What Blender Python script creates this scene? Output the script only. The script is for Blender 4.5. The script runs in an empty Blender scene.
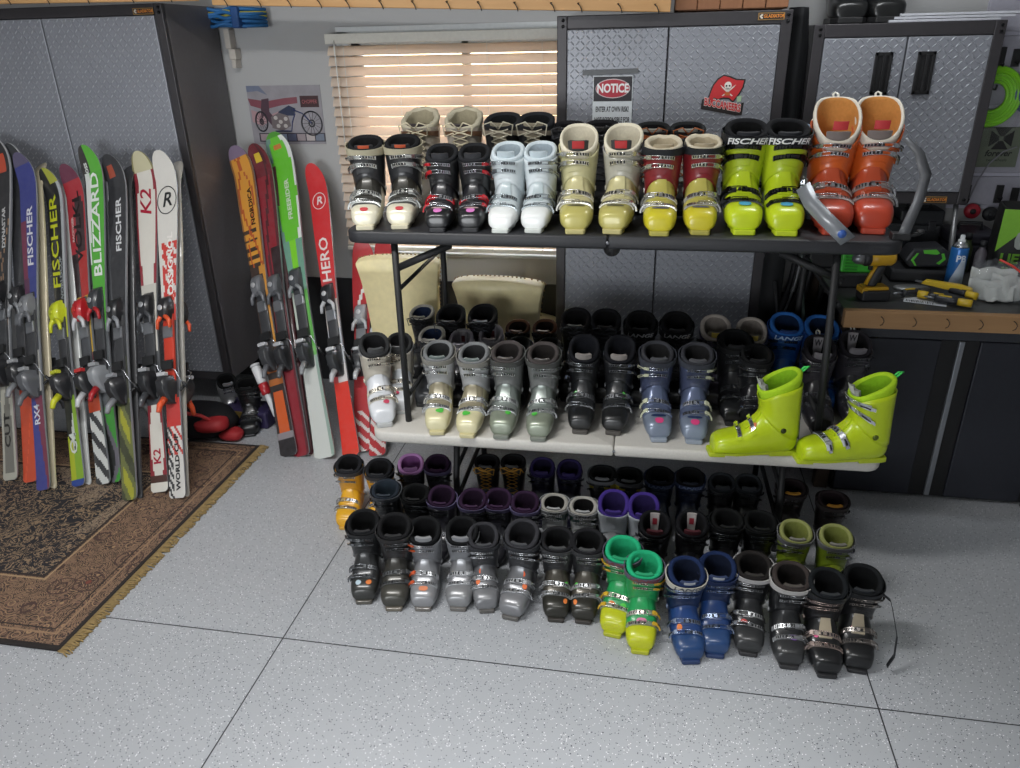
import bpy, math, random
from math import sin, cos, pi, radians as RAD, sqrt, floor
from mathutils import Vector, Matrix
random.seed(7)
SC = bpy.context.scene
COL = SC.collection

# ------------------------------------------------------------------ camera
W_, H_ = 1020, 768
FPX, PITCH, YAW, ROLL, EYE = 758.85, RAD(24.307), RAD(10.719), RAD(-1.326), 1.8
_f = Vector((-sin(YAW)*cos(PITCH), cos(YAW)*cos(PITCH), -sin(PITCH)))
_r = Vector((cos(YAW), sin(YAW), 0))
_u = _r.cross(_f)
CR = _r*cos(ROLL) + _u*sin(ROLL)
CU = _u*cos(ROLL) - _r*sin(ROLL)
CF = _f
cd = bpy.data.cameras.new('camera')
cd.sensor_width = 36.0
cd.lens = FPX*36.0/W_
cd.clip_start = 0.05
cam = bpy.data.objects.new('camera', cd)
COL.objects.link(cam)
mw = Matrix((CR, CU, -CF)).transposed().to_4x4()
mw.translation = (0, 0, EYE)
cam.matrix_world = mw
SC.camera = cam

def ray(px, py):
    return CR*((px-510)/FPX) - CU*((py-384)/FPX) + CF
def onz(px, py, z):
    d = ray(px, py); return Vector((0, 0, EYE)) + d*((z-EYE)/d.z)
def ony(px, py, y):
    d = ray(px, py); return Vector((0, 0, EYE)) + d*(y/d.y)

# ------------------------------------------------------------------ world, lamps, exposure
SC.view_settings.view_transform = 'Standard'
SC.view_settings.look = 'None'
SC.view_settings.gamma = 1.0
SC.view_settings.exposure = -0.2
SC.view_settings.use_curve_mapping = False
SC.cycles.use_denoising = True
wd = bpy.data.worlds.new('daylight'); SC.world = wd; wd.use_nodes = True
wn = wd.node_tree
sky = wn.nodes.new('ShaderNodeTexSky'); sky.sky_type = 'NISHITA'
sky.sun_elevation = RAD(38); sky.sun_rotation = RAD(20); sky.sun_intensity = 0.25; sky.sun_disc = False
wn.links.new(sky.outputs[0], wn.nodes['Background'].inputs[0])
wn.nodes['Background'].inputs[1].default_value = 1.2

def lamp(name, loc, size, power, col=(1, 1, 1), rot=(0, 0, 0), spread=180):
    l = bpy.data.lights.new(name, 'AREA'); l.shape = 'RECTANGLE'
    l.size, l.size_y = size; l.energy = power; l.color = col; l.spread = RAD(spread)
    o = bpy.data.objects.new(name, l); COL.objects.link(o)
    o.location = loc; o.rotation_euler = rot
    return o
# ceiling strip lamps: one over the visitor, one further in, one over the workbench side, plus a frontal fill lamp added low behind the viewer
lamp('ceiling_strip_light', (-1.25, 1.55, 2.62), (1.3, 0.16), 50, (1.0, 0.99, 0.98))
lamp('ceiling_strip_light', (0.15, 0.30, 2.62), (1.3, 0.25), 22, (1.0, 1.0, 1.0), spread=78)
lamp('ceiling_strip_light', (0.70, 3.08, 2.55), (0.5, 0.12), 9, (0.95, 0.98, 1.0))
lamp('front_fill_light', (-1.7, -2.8, 1.2), (2.2, 1.5), 50, (0.94, 0.97, 1.0), (RAD(90), 0, RAD(-4)), spread=110)
sl = bpy.data.lights.new('sun', 'SUN'); sl.energy = 12; sl.angle = RAD(1.0); sl.color = (1.0, 0.93, 0.82)
so = bpy.data.objects.new('sun', sl); COL.objects.link(so)
so.rotation_euler = Vector((0.25, -1.0, -0.75)).to_track_quat('-Z', 'Y').to_euler()

# ------------------------------------------------------------------ materials
def lin(c):
    if isinstance(c, str):
        c = [int(c[i:i+2], 16)/255 for i in (0, 2, 4)]
    return tuple((x/12.92 if x <= 0.04045 else ((x+0.055)/1.055)**2.4) for x in c[:3])
_mc = {}
def mat(c, rough=0.45, metal=0.0, var=0.10, scale=60.0, bump=0.0, name=None, alpha=1.0, trans=0.0, coat=0.0):
    k = (str(c), rough, metal, var, scale, bump, alpha, trans, coat)
    if k in _mc: return _mc[k]
    m = bpy.data.materials.new(name or ('finish_'+(c if isinstance(c, str) else 'mix'))); m.use_nodes = True
    nt = m.node_tree; b = nt.nodes['Principled BSDF']
    r, g, bb = lin(c)
    tc = nt.nodes.new('ShaderNodeTexCoord'); no = nt.nodes.new('ShaderNodeTexNoise')
    no.inputs['Scale'].default_value = scale; no.inputs['Detail'].default_value = 3
    nt.links.new(tc.outputs['Object'], no.inputs['Vector'])
    mx = nt.nodes.new('ShaderNodeMix'); mx.data_type = 'RGBA'
    mx.inputs[6].default_value = (r*(1-var), g*(1-var), bb*(1-var), 1)
    mx.inputs[7].default_value = (min(1, r*(1+var)+0.002), min(1, g*(1+var)+0.002), min(1, bb*(1+var)+0.002), 1)
    nt.links.new(no.outputs['Fac'], mx.inputs[0]); nt.links.new(mx.outputs[2], b.inputs['Base Color'])
    b.inputs['Roughness'].default_value = rough; b.inputs['Metallic'].default_value = metal
    b.inputs['Alpha'].default_value = alpha; b.inputs['Transmission Weight'].default_value = trans
    b.inputs['Coat Weight'].default_value = coat
    if rough >= .65: b.inputs['Specular IOR Level'].default_value = 0.18
    if bump:
        bp = nt.nodes.new('ShaderNodeBump'); bp.inputs['Strength'].default_value = bump; bp.inputs['Distance'].default_value = 0.004
        nt.links.new(no.outputs['Fac'], bp.inputs['Height']); nt.links.new(bp.outputs[0], b.inputs['Normal'])
    _mc[k] = m
    return m

class NX:  # small arithmetic builder for shader nodes
    def __init__(s, nt): s.nt = nt
    def n(s, op, *a):
        nd = s.nt.nodes.new('ShaderNodeMath'); nd.operation = op
        for i, x in enumerate(a):
            if hasattr(x, 'links'): s.nt.links.new(x, nd.inputs[i])
            else: nd.inputs[i].default_value = x
        return nd.outputs[0]
    def mix(s, f, a, b):
        nd = s.nt.nodes.new('ShaderNodeMix'); nd.data_type = 'RGBA'
        for i, x in ((0, f), (6, a), (7, b)):
            if hasattr(x, 'links'): s.nt.links.new(x, nd.inputs[i])
            else: nd.inputs[i].default_value = (x if i == 0 else (*x, 1))
        return nd.outputs[2]
    def noise(s, vec, scale, detail=3, rough=0.5, dist=0.0):
        nd = s.nt.nodes.new('ShaderNodeTexNoise'); nd.inputs['Scale'].default_value = scale
        nd.inputs['Detail'].default_value = detail; nd.inputs['Roughness'].default_value = rough; nd.inputs['Distortion'].default_value = dist
        if vec is not None: s.nt.links.new(vec, nd.inputs['Vector'])
        return nd
    def vor(s, vec, scale, feature='F1'):
        nd = s.nt.nodes.new('ShaderNodeTexVoronoi'); nd.feature = feature; nd.inputs['Scale'].default_value = scale
        if vec is not None: s.nt.links.new(vec, nd.inputs['Vector'])
        return nd
    def coords(s, kind='Object'):
        tc = s.nt.nodes.new('ShaderNodeTexCoord'); sp = s.nt.nodes.new('ShaderNodeSeparateXYZ')
        s.nt.links.new(tc.outputs[kind], sp.inputs[0])
        return tc.outputs[kind], sp.outputs[0], sp.outputs[1], sp.outputs[2]
def newmat(name):
    m = bpy.data.materials.new(name); m.use_nodes = True
    return m, m.node_tree, m.node_tree.nodes['Principled BSDF'], NX(m.node_tree)
def bump(nt, b, h, st, dist):
    bp = nt.nodes.new('ShaderNodeBump'); bp.inputs['Strength'].default_value = st; bp.inputs['Distance'].default_value = dist
    nt.links.new(h, bp.inputs['Height']); nt.links.new(bp.outputs[0], b.inputs['Normal'])

def diamond_plate():
    m, nt, b, x = newmat('diamond_tread_steel')
    v, X, Y, Z = x.coords()
    c = 0.0215
    u = x.n('DIVIDE', X, c); w = x.n('DIVIDE', Z, c)
    iu, iw = x.n('FLOOR', u), x.n('FLOOR', w)
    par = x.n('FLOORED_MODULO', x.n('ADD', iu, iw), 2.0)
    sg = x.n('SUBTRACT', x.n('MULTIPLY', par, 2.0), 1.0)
    fu, fw = x.n('SUBTRACT', x.n('SUBTRACT', u, iu), 0.5), x.n('SUBTRACT', x.n('SUBTRACT', w, iw), 0.5)
    sf = x.n('MULTIPLY', fw, sg)
    a = x.n('MULTIPLY', x.n('ADD', fu, sf), 0.7071); d = x.n('MULTIPLY', x.n('SUBTRACT', fu, sf), 0.7071)
    e = x.n('ADD', x.n('POWER', x.n('ABSOLUTE', x.n('DIVIDE', a, 0.50)), 2.0), x.n('POWER', x.n('ABSOLUTE', x.n('DIVIDE', d, 0.14)), 2.0))
    h = x.n('MAXIMUM', x.n('SUBTRACT', 1.0, e), 0.0)
    nz = x.noise(v, 5.0, 4)
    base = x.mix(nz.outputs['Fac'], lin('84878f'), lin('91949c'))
    colr = x.mix(x.n('MULTIPLY', x.n('MINIMUM', x.n('MULTIPLY', h, 1.5), 1.0), x.n('ADD', x.n('MULTIPLY', par, 0.85), 0.15)), base, lin('aeb2bb'))  # light catching one dash direction is put into the colour
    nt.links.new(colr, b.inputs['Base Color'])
    b.inputs['Metallic'].default_value = 0.2; b.inputs['Roughness'].default_value = 0.38
    bump(nt, b, h, 0.6, 0.005)
    return m
def epoxy_floor():
    m, nt, b, x = newmat('flecked_epoxy_floor')
    v, X, Y, Z = x.coords()
    nz = x.noise(v, 0.9, 4)
    base = x.mix(nz.outputs['Fac'], lin('a3a7ac'), lin('b2b4b8'))
    def flecks(scale, thr, size):
        vo = x.vor(v, scale)
        sp = nt.nodes.new('ShaderNodeSeparateColor'); nt.links.new(vo.outputs['Color'], sp.inputs[0])
        return x.n('MULTIPLY', x.n('LESS_THAN', sp.outputs[0], thr), x.n('LESS_THAN', vo.outputs['Distance'], size)), sp
    d1, s1 = flecks(215, 0.12, 0.36)
    d2, s2 = flecks(230, 0.08, 0.38)
    d3, s3 = flecks(95, 0.05, 0.22)
    c = x.mix(d1, base, lin('3c4048')); c = x.mix(d2, c, lin('f2f3f4')); c = x.mix(d3, c, lin('4a4c55'))
    def line(co, at, w):
        return x.n('LESS_THAN', x.n('ABSOLUTE', x.n('SUBTRACT', co, at)), w)
    j = x.n('MAXIMUM', line(Y, 1.788, 0.0022), x.n('MAXIMUM', line(X, -1.130, 0.0022), line(X, 0.735, 0.0022)))
    c = x.mix(j, c, lin('2d2e31'))
    nt.links.new(c, b.inputs['Base Color'])
    b.inputs['Roughness'].default_value = 0.34
    n2 = x.noise(v, 260, 2)
    bump(nt, b, x.n('SUBTRACT', n2.outputs['Fac'], x.n('MULTIPLY', j, 3.0)), 0.12, 0.002)
    return m
def painted_wall(name, c1, c2, r=0.75):
    m, nt, b, x = newmat(name)
    v, X, Y, Z = x.coords('Object')
    nz = x.noise(v, 1.4, 5)
    nt.links.new(x.mix(nz.outputs['Fac'], lin(c1), lin(c2)), b.inputs['Base Color'])
    b.inputs['Roughness'].default_value = r
    n2 = x.noise(v, 120, 3); bump(nt, b, n2.outputs['Fac'], 0.12, 0.003)
    return m
def wood(name, c1, c2, along=0, sc=9.0):
    m, nt, b, x = newmat(name)
    v, X, Y, Z = x.coords('Object')
    mp = nt.nodes.new('ShaderNodeMapping'); s = [sc*4, sc*4, sc*4]; s[along] = sc*0.35
    mp.inputs['Scale'].default_value = s; nt.links.new(v, mp.inputs[0])
    nz = x.noise(mp.outputs[0], 1.0, 5, 0.6, 0.8)
    nt.links.new(x.mix(nz.outputs['Fac'], lin(c1), lin(c2)), b.inputs['Base Color'])
    b.inputs['Roughness'].default_value = 0.6; bump(nt, b, nz.outputs['Fac'], 0.2, 0.002)
    return m
def rug_mat(x0, x1, y0, y1):
    m, nt, b, x = newmat('persian_rug_pile')
    v, X, Y, Z = x.coords()
    # distance from the nearest edge
    dx = x.n('MINIMUM', x.n('SUBTRACT', X, x0), x.n('SUBTRACT', x1, X)); dy = x.n('MINIMUM', x.n('SUBTRACT', Y, y0), x.n('SUBTRACT', y1, Y))
    d = x.n('MINIMUM', dx, dy)
    tan, brn, dk, rst = lin('9b8872'), lin('6a5548'), lin('23252d'), lin('77564a')
    v1 = x.vor(v, 17); v2 = x.vor(v, 48); nz = x.noise(v, 30, 4, 0.6, 1.5); ring = x.n('ABSOLUTE', x.n('SINE', x.n('MULTIPLY', v1.outputs['Distance'], 26.0)))
    curl = x.n('ABSOLUTE', x.n('SUBTRACT', nz.outputs['Fac'], 0.5))
    fld = x.mix(x.n('LESS_THAN', curl, 0.028), tan, dk)
    fld = x.mix(x.n('LESS_THAN', ring, 0.22), fld, brn)
    fld = x.mix(x.n('LESS_THAN', v2.outputs['Distance'], 0.17), fld, rst)
    # the dark arabesque bands and cream scrolls inside them
    big = x.noise(v, 2.1, 1.5, 0.4, 0.6)
    bm = x.n('LESS_THAN', x.n('ABSOLUTE', x.n('SUBTRACT', big.outputs['Fac'], 0.46)), 0.085)
    n3 = x.noise(v, 21, 4, 0.55, 2.2)
    drk = x.mix(x.n('LESS_THAN', x.n('ABSOLUTE', x.n('SUBTRACT', n3.outputs['Fac'], 0.5)), 0.03), lin('1b2029'), lin('9c8469'))
    infield = x.n('GREATER_THAN', d, 0.33)
    fld = x.mix(x.n('MULTIPLY', bm, infield), fld, drk)
    # border
    bord = x.mix(x.n('LESS_THAN', curl, 0.04), lin('7c6150'), lin('372c2b'))
    bord = x.mix(x.n('LESS_THAN', ring, 0.30), bord, lin('a58766'))
    v5 = x.vor(v, 6.5); r5 = x.n('ABSOLUTE', x.n('SINE', x.n('MULTIPLY', x.n('ADD', v5.outputs['Distance'], x.n('MULTIPLY', nz.outputs['Fac'], 0.12)), 24.0)))
    bord = x.mix(x.n('MULTIPLY', x.n('LESS_THAN', v5.outputs['Distance'], 0.42), x.n('LESS_THAN', r5, 0.42)), bord, lin('4a3632'))
    bord = x.mix(x.n('LESS_THAN', v5.outputs['Distance'], 0.07), bord, lin('7d4238'))
    c = x.mix(infield, bord, fld)
    for a, w, cc in ((0.33, 0.006, '2b2422'), (0.315, 0.004, 'b09472'), (0.085, 0.003, '2b2422'), (0.065, 0.004, '9a7d62')):
        c = x.mix(x.n('LESS_THAN', x.n('ABSOLUTE', x.n('SUBTRACT', d, a)), w), c, lin(cc))
    c = x.mix(x.n('LESS_THAN', d, 0.018), c, lin('1d1b1c'))
    n4 = x.noise(v, 420, 2)
    c = x.mix(x.n('MULTIPLY', n4.outputs['Fac'], 0.18), c, lin('57483c'))
    nt.links.new(c, b.inputs['Base Color']); b.inputs['Roughness'].default_value = 0.95
    bump(nt, b, n4.outputs['Fac'], 0.5, 0.004)
    return m
def attr_mat(name, rough=0.3, coat=0.3):
    m, nt, b, x = newmat(name)
    a = nt.nodes.new('ShaderNodeVertexColor'); a.layer_name = 'paint'
    tc = nt.nodes.new('ShaderNodeTexCoord'); nz = x.noise(tc.outputs['Object'], 40, 4)
    c = x.mix(x.n('MULTIPLY', nz.outputs['Fac'], 0.14), a.outputs[0], (0.35, 0.35, 0.36))
    nt.links.new(c, b.inputs['Base Color']); b.inputs['Roughness'].default_value = rough; b.inputs['Coat Weight'].default_value = coat
    return m

BLK = mat('1b1b1d', 0.5); BLK2 = mat('26272a', 0.55, bump=0.1); CHAR = mat('303135', 0.42, 0.2); CHROME = mat('c4c7cc', 0.25, 0.9)
DULL = mat('8f9297', 0.38, 0.7); RUBBER = mat('161617', 0.8); WHITE = mat('dfe0dc', 0.4); CREAM = mat('d9cfb4', 0.45)
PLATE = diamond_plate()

# ------------------------------------------------------------------ mesh builder
class MB:
    def __init__(s): s.v = []; s.f = []; s.m = []; s.sm = []
    def add(s, vs, fs, m=0, smooth=True):
        o = len(s.v); s.v += [tuple(p) for p in vs]
        for i, f in enumerate(fs):
            s.f.append([o+k for k in f]); s.m.append(m[i] if isinstance(m, list) else m); s.sm.append(smooth)
    def box(s, x0, x1, y0, y1, z0, z1, m=0, T=None):
        vs = [Vector((x, y, z)) for z in (z0, z1) for y in (y0, y1) for x in (x0, x1)]
        if T is not None: vs = [T @ p for p in vs]
        s.add(vs, [(0, 2, 3, 1), (4, 5, 7, 6), (0, 1, 5, 4), (2, 6, 7, 3), (0, 4, 6, 2), (1, 3, 7, 5)], m, False)
    def grid(s, rows, m=0, closed=False, cap0=False, cap1=False, smooth=True):
        n = len(rows[0]); vs = [p for r in rows for p in r]; fs = []; ms = []
        for i in range(len(rows)-1):
            for j in range(n if closed else n-1):
                k = (j+1) % n
                fs.append((i*n+j, i*n+k, (i+1)*n+k, (i+1)*n+j)); ms.append(m(i, j) if callable(m) else m)
        if cap0: fs.append(tuple(range(n))[::-1]); ms.append(m(0, 0) if callable(m) else m)
        if cap1: fs.append(tuple(range((len(rows)-1)*n, len(rows)*n))); ms.append(m(len(rows)-2, 0) if callable(m) else m)
        s.add(vs, fs, ms, smooth)
    def tube(s, pts, r, n=8, m=0, caps=True, closed=False):
        pts = [Vector(p) for p in pts]; rows = []; up = None; N = len(pts)
        for i, p in enumerate(pts):
            if closed: t = pts[(i+1) % N]-pts[i-1]
            else: t = pts[min(i+1, N-1)]-pts[max(i-1, 0)]
            if t.length < 1e-9: t = Vector((0, 0, 1))
            t.normalize()
            if up is None: up = t.orthogonal().normalized()
            up = (up - t*up.dot(t))
            up = up.normalized() if up.length > 1e-6 else t.orthogonal().normalized()
            sd = t.cross(up); rr = r(i/(N-1)) if callable(r) else r
            rows.append([p+up*cos(2*pi*k/n)*rr+sd*sin(2*pi*k/n)*rr for k in range(n)])
        if closed: rows.append(rows[0]); caps = False
        s.grid(rows, m, True, caps, caps)
    def lathe(s, prof, n=24, m=0, T=None, caps=True):
        rows = [[Vector((r*cos(2*pi*k/n), r*sin(2*pi*k/n), z)) for k in range(n)] for r, z in prof]
        if T is not None: rows = [[T @ p for p in r] for r in rows]
        s.grid(rows, m, True, caps, caps)
    def prism(s, poly, d0, d1, m=0, T=None):  # polygon in XZ, extruded in Y from d0 to d1
        n = len(poly)
        vs = [Vector((a, d0, b)) for a, b in poly]+[Vector((a, d1, b)) for a, b in poly]
        if T is not None: vs = [T @ p for p in vs]
        s.add(vs, [tuple(range(n)), tuple(range(n, 2*n))[::-1]]+[(i, (i+1) % n, n+(i+1) % n, n+i)[::-1] for i in range(n)], m, False)
    def build(s, name, mats, parent=None, bevel=0, loc=None, seg=2):
        me = bpy.data.meshes.new(name); me.from_pydata(s.v, [], s.f)
        if not isinstance(mats, (list, tuple)): mats = [mats]
        for x in mats: me.materials.append(x)
        me.polygons.foreach_set('material_index', s.m); me.polygons.foreach_set('use_smooth', s.sm); me.update()
        o = bpy.data.objects.new(name, me); COL.objects.link(o)
        if parent is not None: o.parent = parent
        if loc is not None: o.location = loc
        if bevel:
            b = o.modifiers.new('bevel', 'BEVEL'); b.width = bevel; b.segments = seg; b.limit_method = 'ANGLE'; b.angle_limit = RAD(40)
        return o
def tag(o, label=None, cat=None, group=None, kind=None):
    if label: o['label'] = label
    if cat: o['category'] = cat
    if group: o['group'] = group
    if kind: o['kind'] = kind
    return o
def empty(name, loc=(0, 0, 0), rz=0.0, parent=None):
    o = bpy.data.objects.new(name, None); COL.objects.link(o); o.location = loc; o.rotation_euler = (0, 0, rz); o.empty_display_size = 0.05
    if parent: o.parent = parent
    return o
KIDS = {}
def copy_tree(o, parent=None):
    c = o.copy(); COL.objects.link(c); c.parent = parent
    for ch in list(o.children): copy_tree(ch, c)
    return c
def text_mesh(name, txt, size, m, parent, fn, extrude=0.0, bold=0.0, shear=0.0, align='CENTER', res=3, spacing=1.0):
    cu = bpy.data.curves.new(name, 'FONT'); cu.body = txt; cu.size = size; cu.extrude = extrude; cu.offset = bold; cu.shear = shear
    cu.align_x = align; cu.align_y = 'CENTER'; cu.resolution_u = res; cu.space_character = spacing
    t = bpy.data.objects.new(name, cu); COL.objects.link(t)
    dg = bpy.context.evaluated_depsgraph_get(); dg.update()
    me = bpy.data.meshes.new_from_object(t.evaluated_get(dg))
    bpy.data.objects.remove(t); bpy.data.curves.remove(cu)
    for v in me.vertices: v.co = Vector(fn(v.co.x, v.co.y, v.co.z))
    me.materials.clear(); me.materials.append(m); me.update()
    o = bpy.data.objects.new(name, me); COL.objects.link(o); o.parent = parent
    return o
def struct(name, mb, m, **k):
    o = mb.build(name, m, **k); o['kind'] = 'structure'; return o

# ------------------------------------------------------------------ the room
WY = 3.86; XL, XR, YB, ZC = -3.75, 2.55, -3.0, 2.72
mb = MB(); mb.box(XL, XR, YB, WY+0.1, -0.1, 0); struct('floor', mb, epoxy_floor())
mb = MB(); mb.box(XL, XR, YB, WY+0.1, ZC, ZC+0.1); struct('ceiling', mb, painted_wall('ceiling_paint', 'cfcfca', 'dadad6'))
WALLP = painted_wall('blue_grey_wall_paint', 'a4a4a4', 'aeafb0')
wx0, wx1, wz0, wz1 = -1.50, -0.34, 0.78, 1.83
mb = MB()
mb.box(XL, wx0, WY, WY+0.1, 0, ZC); mb.box(wx1, XR, WY, WY+0.1, 0, ZC); mb.box(wx0, wx1, WY, WY+0.1, 0, wz0); mb.box(wx0, wx1, WY, WY+0.1, wz1, ZC)
struct('wall_back', mb, WALLP)
mb = MB(); mb.box(XL-0.1, XL, YB, WY+0.1, 0, ZC); struct('wall_left', mb, WALLP)
mb = MB(); mb.box(XR, XR+0.1, YB, WY+0.1, 0, ZC); struct('wall_right', mb, WALLP)
mb = MB(); mb.box(XL-0.1, XR+0.1, YB-0.1, YB, 0, ZC); struct('wall_front', mb, WALLP)
# dark painted skirt along the foot of the back wall
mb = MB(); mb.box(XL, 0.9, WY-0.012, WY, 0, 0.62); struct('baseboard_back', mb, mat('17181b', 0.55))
# window: frame, sill, panes
mb = MB(); fw = 0.05
mb.box(wx0-0.05, wx0+0.012, WY-0.02, WY+0.02, wz0-0.02, wz1+0.03); mb.box(wx1-0.012, wx1+0.05, WY-0.02, WY+0.02, wz0-0.02, wz1+0.03)
mb.box(wx0-0.05, wx1+0.05, WY-0.02, WY+0.02, wz1, wz1+0.05)
mb.box(wx0, wx1, WY+0.04, WY+0.08, wz0, wz0+fw); mb.box(wx0, wx1, WY+0.04, WY+0.08, wz1-fw, wz1)
mb.box(wx0, wx0+fw, WY+0.04, WY+0.08, wz0, wz1); mb.box(wx1-fw, wx1, WY+0.04, WY+0.08, wz0, wz1)
mb.box((wx0+wx1)/2-0.02, (wx0+wx1)/2+0.02, WY+0.04, WY+0.08, wz0, wz1)
win = struct('window_1', mb, mat('c9cdcf', 0.5), bevel=0.003)
mb = MB(); mb.box(wx0-0.07, wx1+0.07, WY-0.025, WY+0.02, wz0-0.02, wz0); s_ = mb.build('window_sill', mat('c9cdcf', 0.5), win, bevel=0.006)
mb = MB(); mb.box(wx0+fw, wx1-fw, WY+0.055, WY+0.06, wz0+fw, wz1-fw); mb.build('pane', mat('ffffff', 0.02, 0, 0.0, trans=1.0), win)

# blind
def blind_mat():
    m, nt, b, x = newmat('cream_blind_slat')
    v, X, Y, Z = x.coords(); nz = x.noise(v, 4, 2)
    nt.links.new(x.mix(nz.outputs['Fac'], lin('d9cfc2'), lin('e4dacd')), b.inputs['Base Color']); b.inputs['Roughness'].default_value = 0.5
    tr = nt.nodes.new('ShaderNodeBsdfTranslucent'); tr.inputs[0].default_value = (*lin('fbe6d2'), 1)
    ms = nt.nodes.new('ShaderNodeMixShader'); ms.inputs[0].default_value = 0.4
    nt.links.new(b.outputs[0], ms.inputs[1]); nt.links.new(tr.outputs[0], ms.inputs[2])
    nt.links.new(ms.outputs[0], nt.nodes['Material Output'].inputs[0])
    return m
BM = blind_mat()
bl = empty('window_blind', (-1.008, WY-0.045, wz1+0.02)); tag(bl, 'cream horizontal slatted blind, sunlit, covering the window behind the shelves', 'window blind')
hw = 0.578
mb = MB(); mb.box(-hw, hw, -0.03, 0.02, -0.045, 0.0); mb.build('headrail', mat('d5d3ca', 0.5), bl, bevel=0.003)
zz = -0.075; k = 0
while zz > -1.03:
    mb = MB(); rows = []
    for i in range(7):
        t = (i-3)/3.0; a = RAD(56)
        y0 = t*0.025; z0 = 0.0035*(1-t*t)
        rows.append([Vector((xx, y0*cos(a)-z0*sin(a), y0*sin(a)+z0*cos(a))) for xx in (-hw, hw)])
    rows2 = [[p+Vector((0, 0.0016, -0.0012)) for p in r] for r in rows]
    mb.grid(rows+rows2[::-1]+[rows[0]], 0)
    o = mb.build('slat', BM, bl, loc=(0, 0, zz)); zz -= 0.0465
mb = MB(); mb.box(-hw, hw, -0.025, 0.015, zz, zz+0.02); mb.build('bottom_rail', mat('d5d3ca', 0.5), bl, bevel=0.003)
for xx in (-hw+0.09, -hw+0.36, hw-0.36, hw-0.1):
    mb = MB(); mb.tube([(xx, -0.028, -0.03), (xx, -0.028, zz)], 0.0014, 5); mb.build('ladder_cord', WHITE, bl)
mb = MB(); mb.tube([(-hw+0.05, -0.04, -0.03), (-hw+0.055, -0.042, -0.5)], 0.003, 6); mb.build('tilt_wand', WHITE, bl)

# rug
rx0, rx1, ry0, ry1 = -3.72, -1.83, 1.613, 3.012
rug = empty('persian_rug', (-2.7, 2.3, 0)); tag(rug, 'brown and navy patterned oriental rug with tan fringe under the ski row', 'rug')
mb = MB(); N = 24
mb.box(rx0, rx1, ry0, ry1, 0.0, 0.011); o = mb.build('pile', rug_mat(rx0, rx1, ry0, ry1), rug, bevel=0.004); o.matrix_parent_inverse = Matrix.Translation((2.7, -2.3, 0))
mb = MB(); y = ry0-0.005
while y < ry1+0.005:
    L = random.uniform(0.034, 0.046); a = random.uniform(-0.35, 0.35)
    mb.tube([(rx1-0.004, y, 0.008), (rx1+L*0.5, y+a*L*0.3, 0.006+random.uniform(0, 0.004)), (rx1+L, y+a*L+random.uniform(-0.004, 0.004), 0.003)], 0.0026, 4); y += 0.0042
o = mb.build('fringe', mat('9c865c', 0.9, var=0.25, scale=90), rug); o['kind'] = 'stuff'; o.matrix_parent_inverse = Matrix.Translation((2.7, -2.3, 0))
o['label'] = 'tan knotted fringe'

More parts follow.
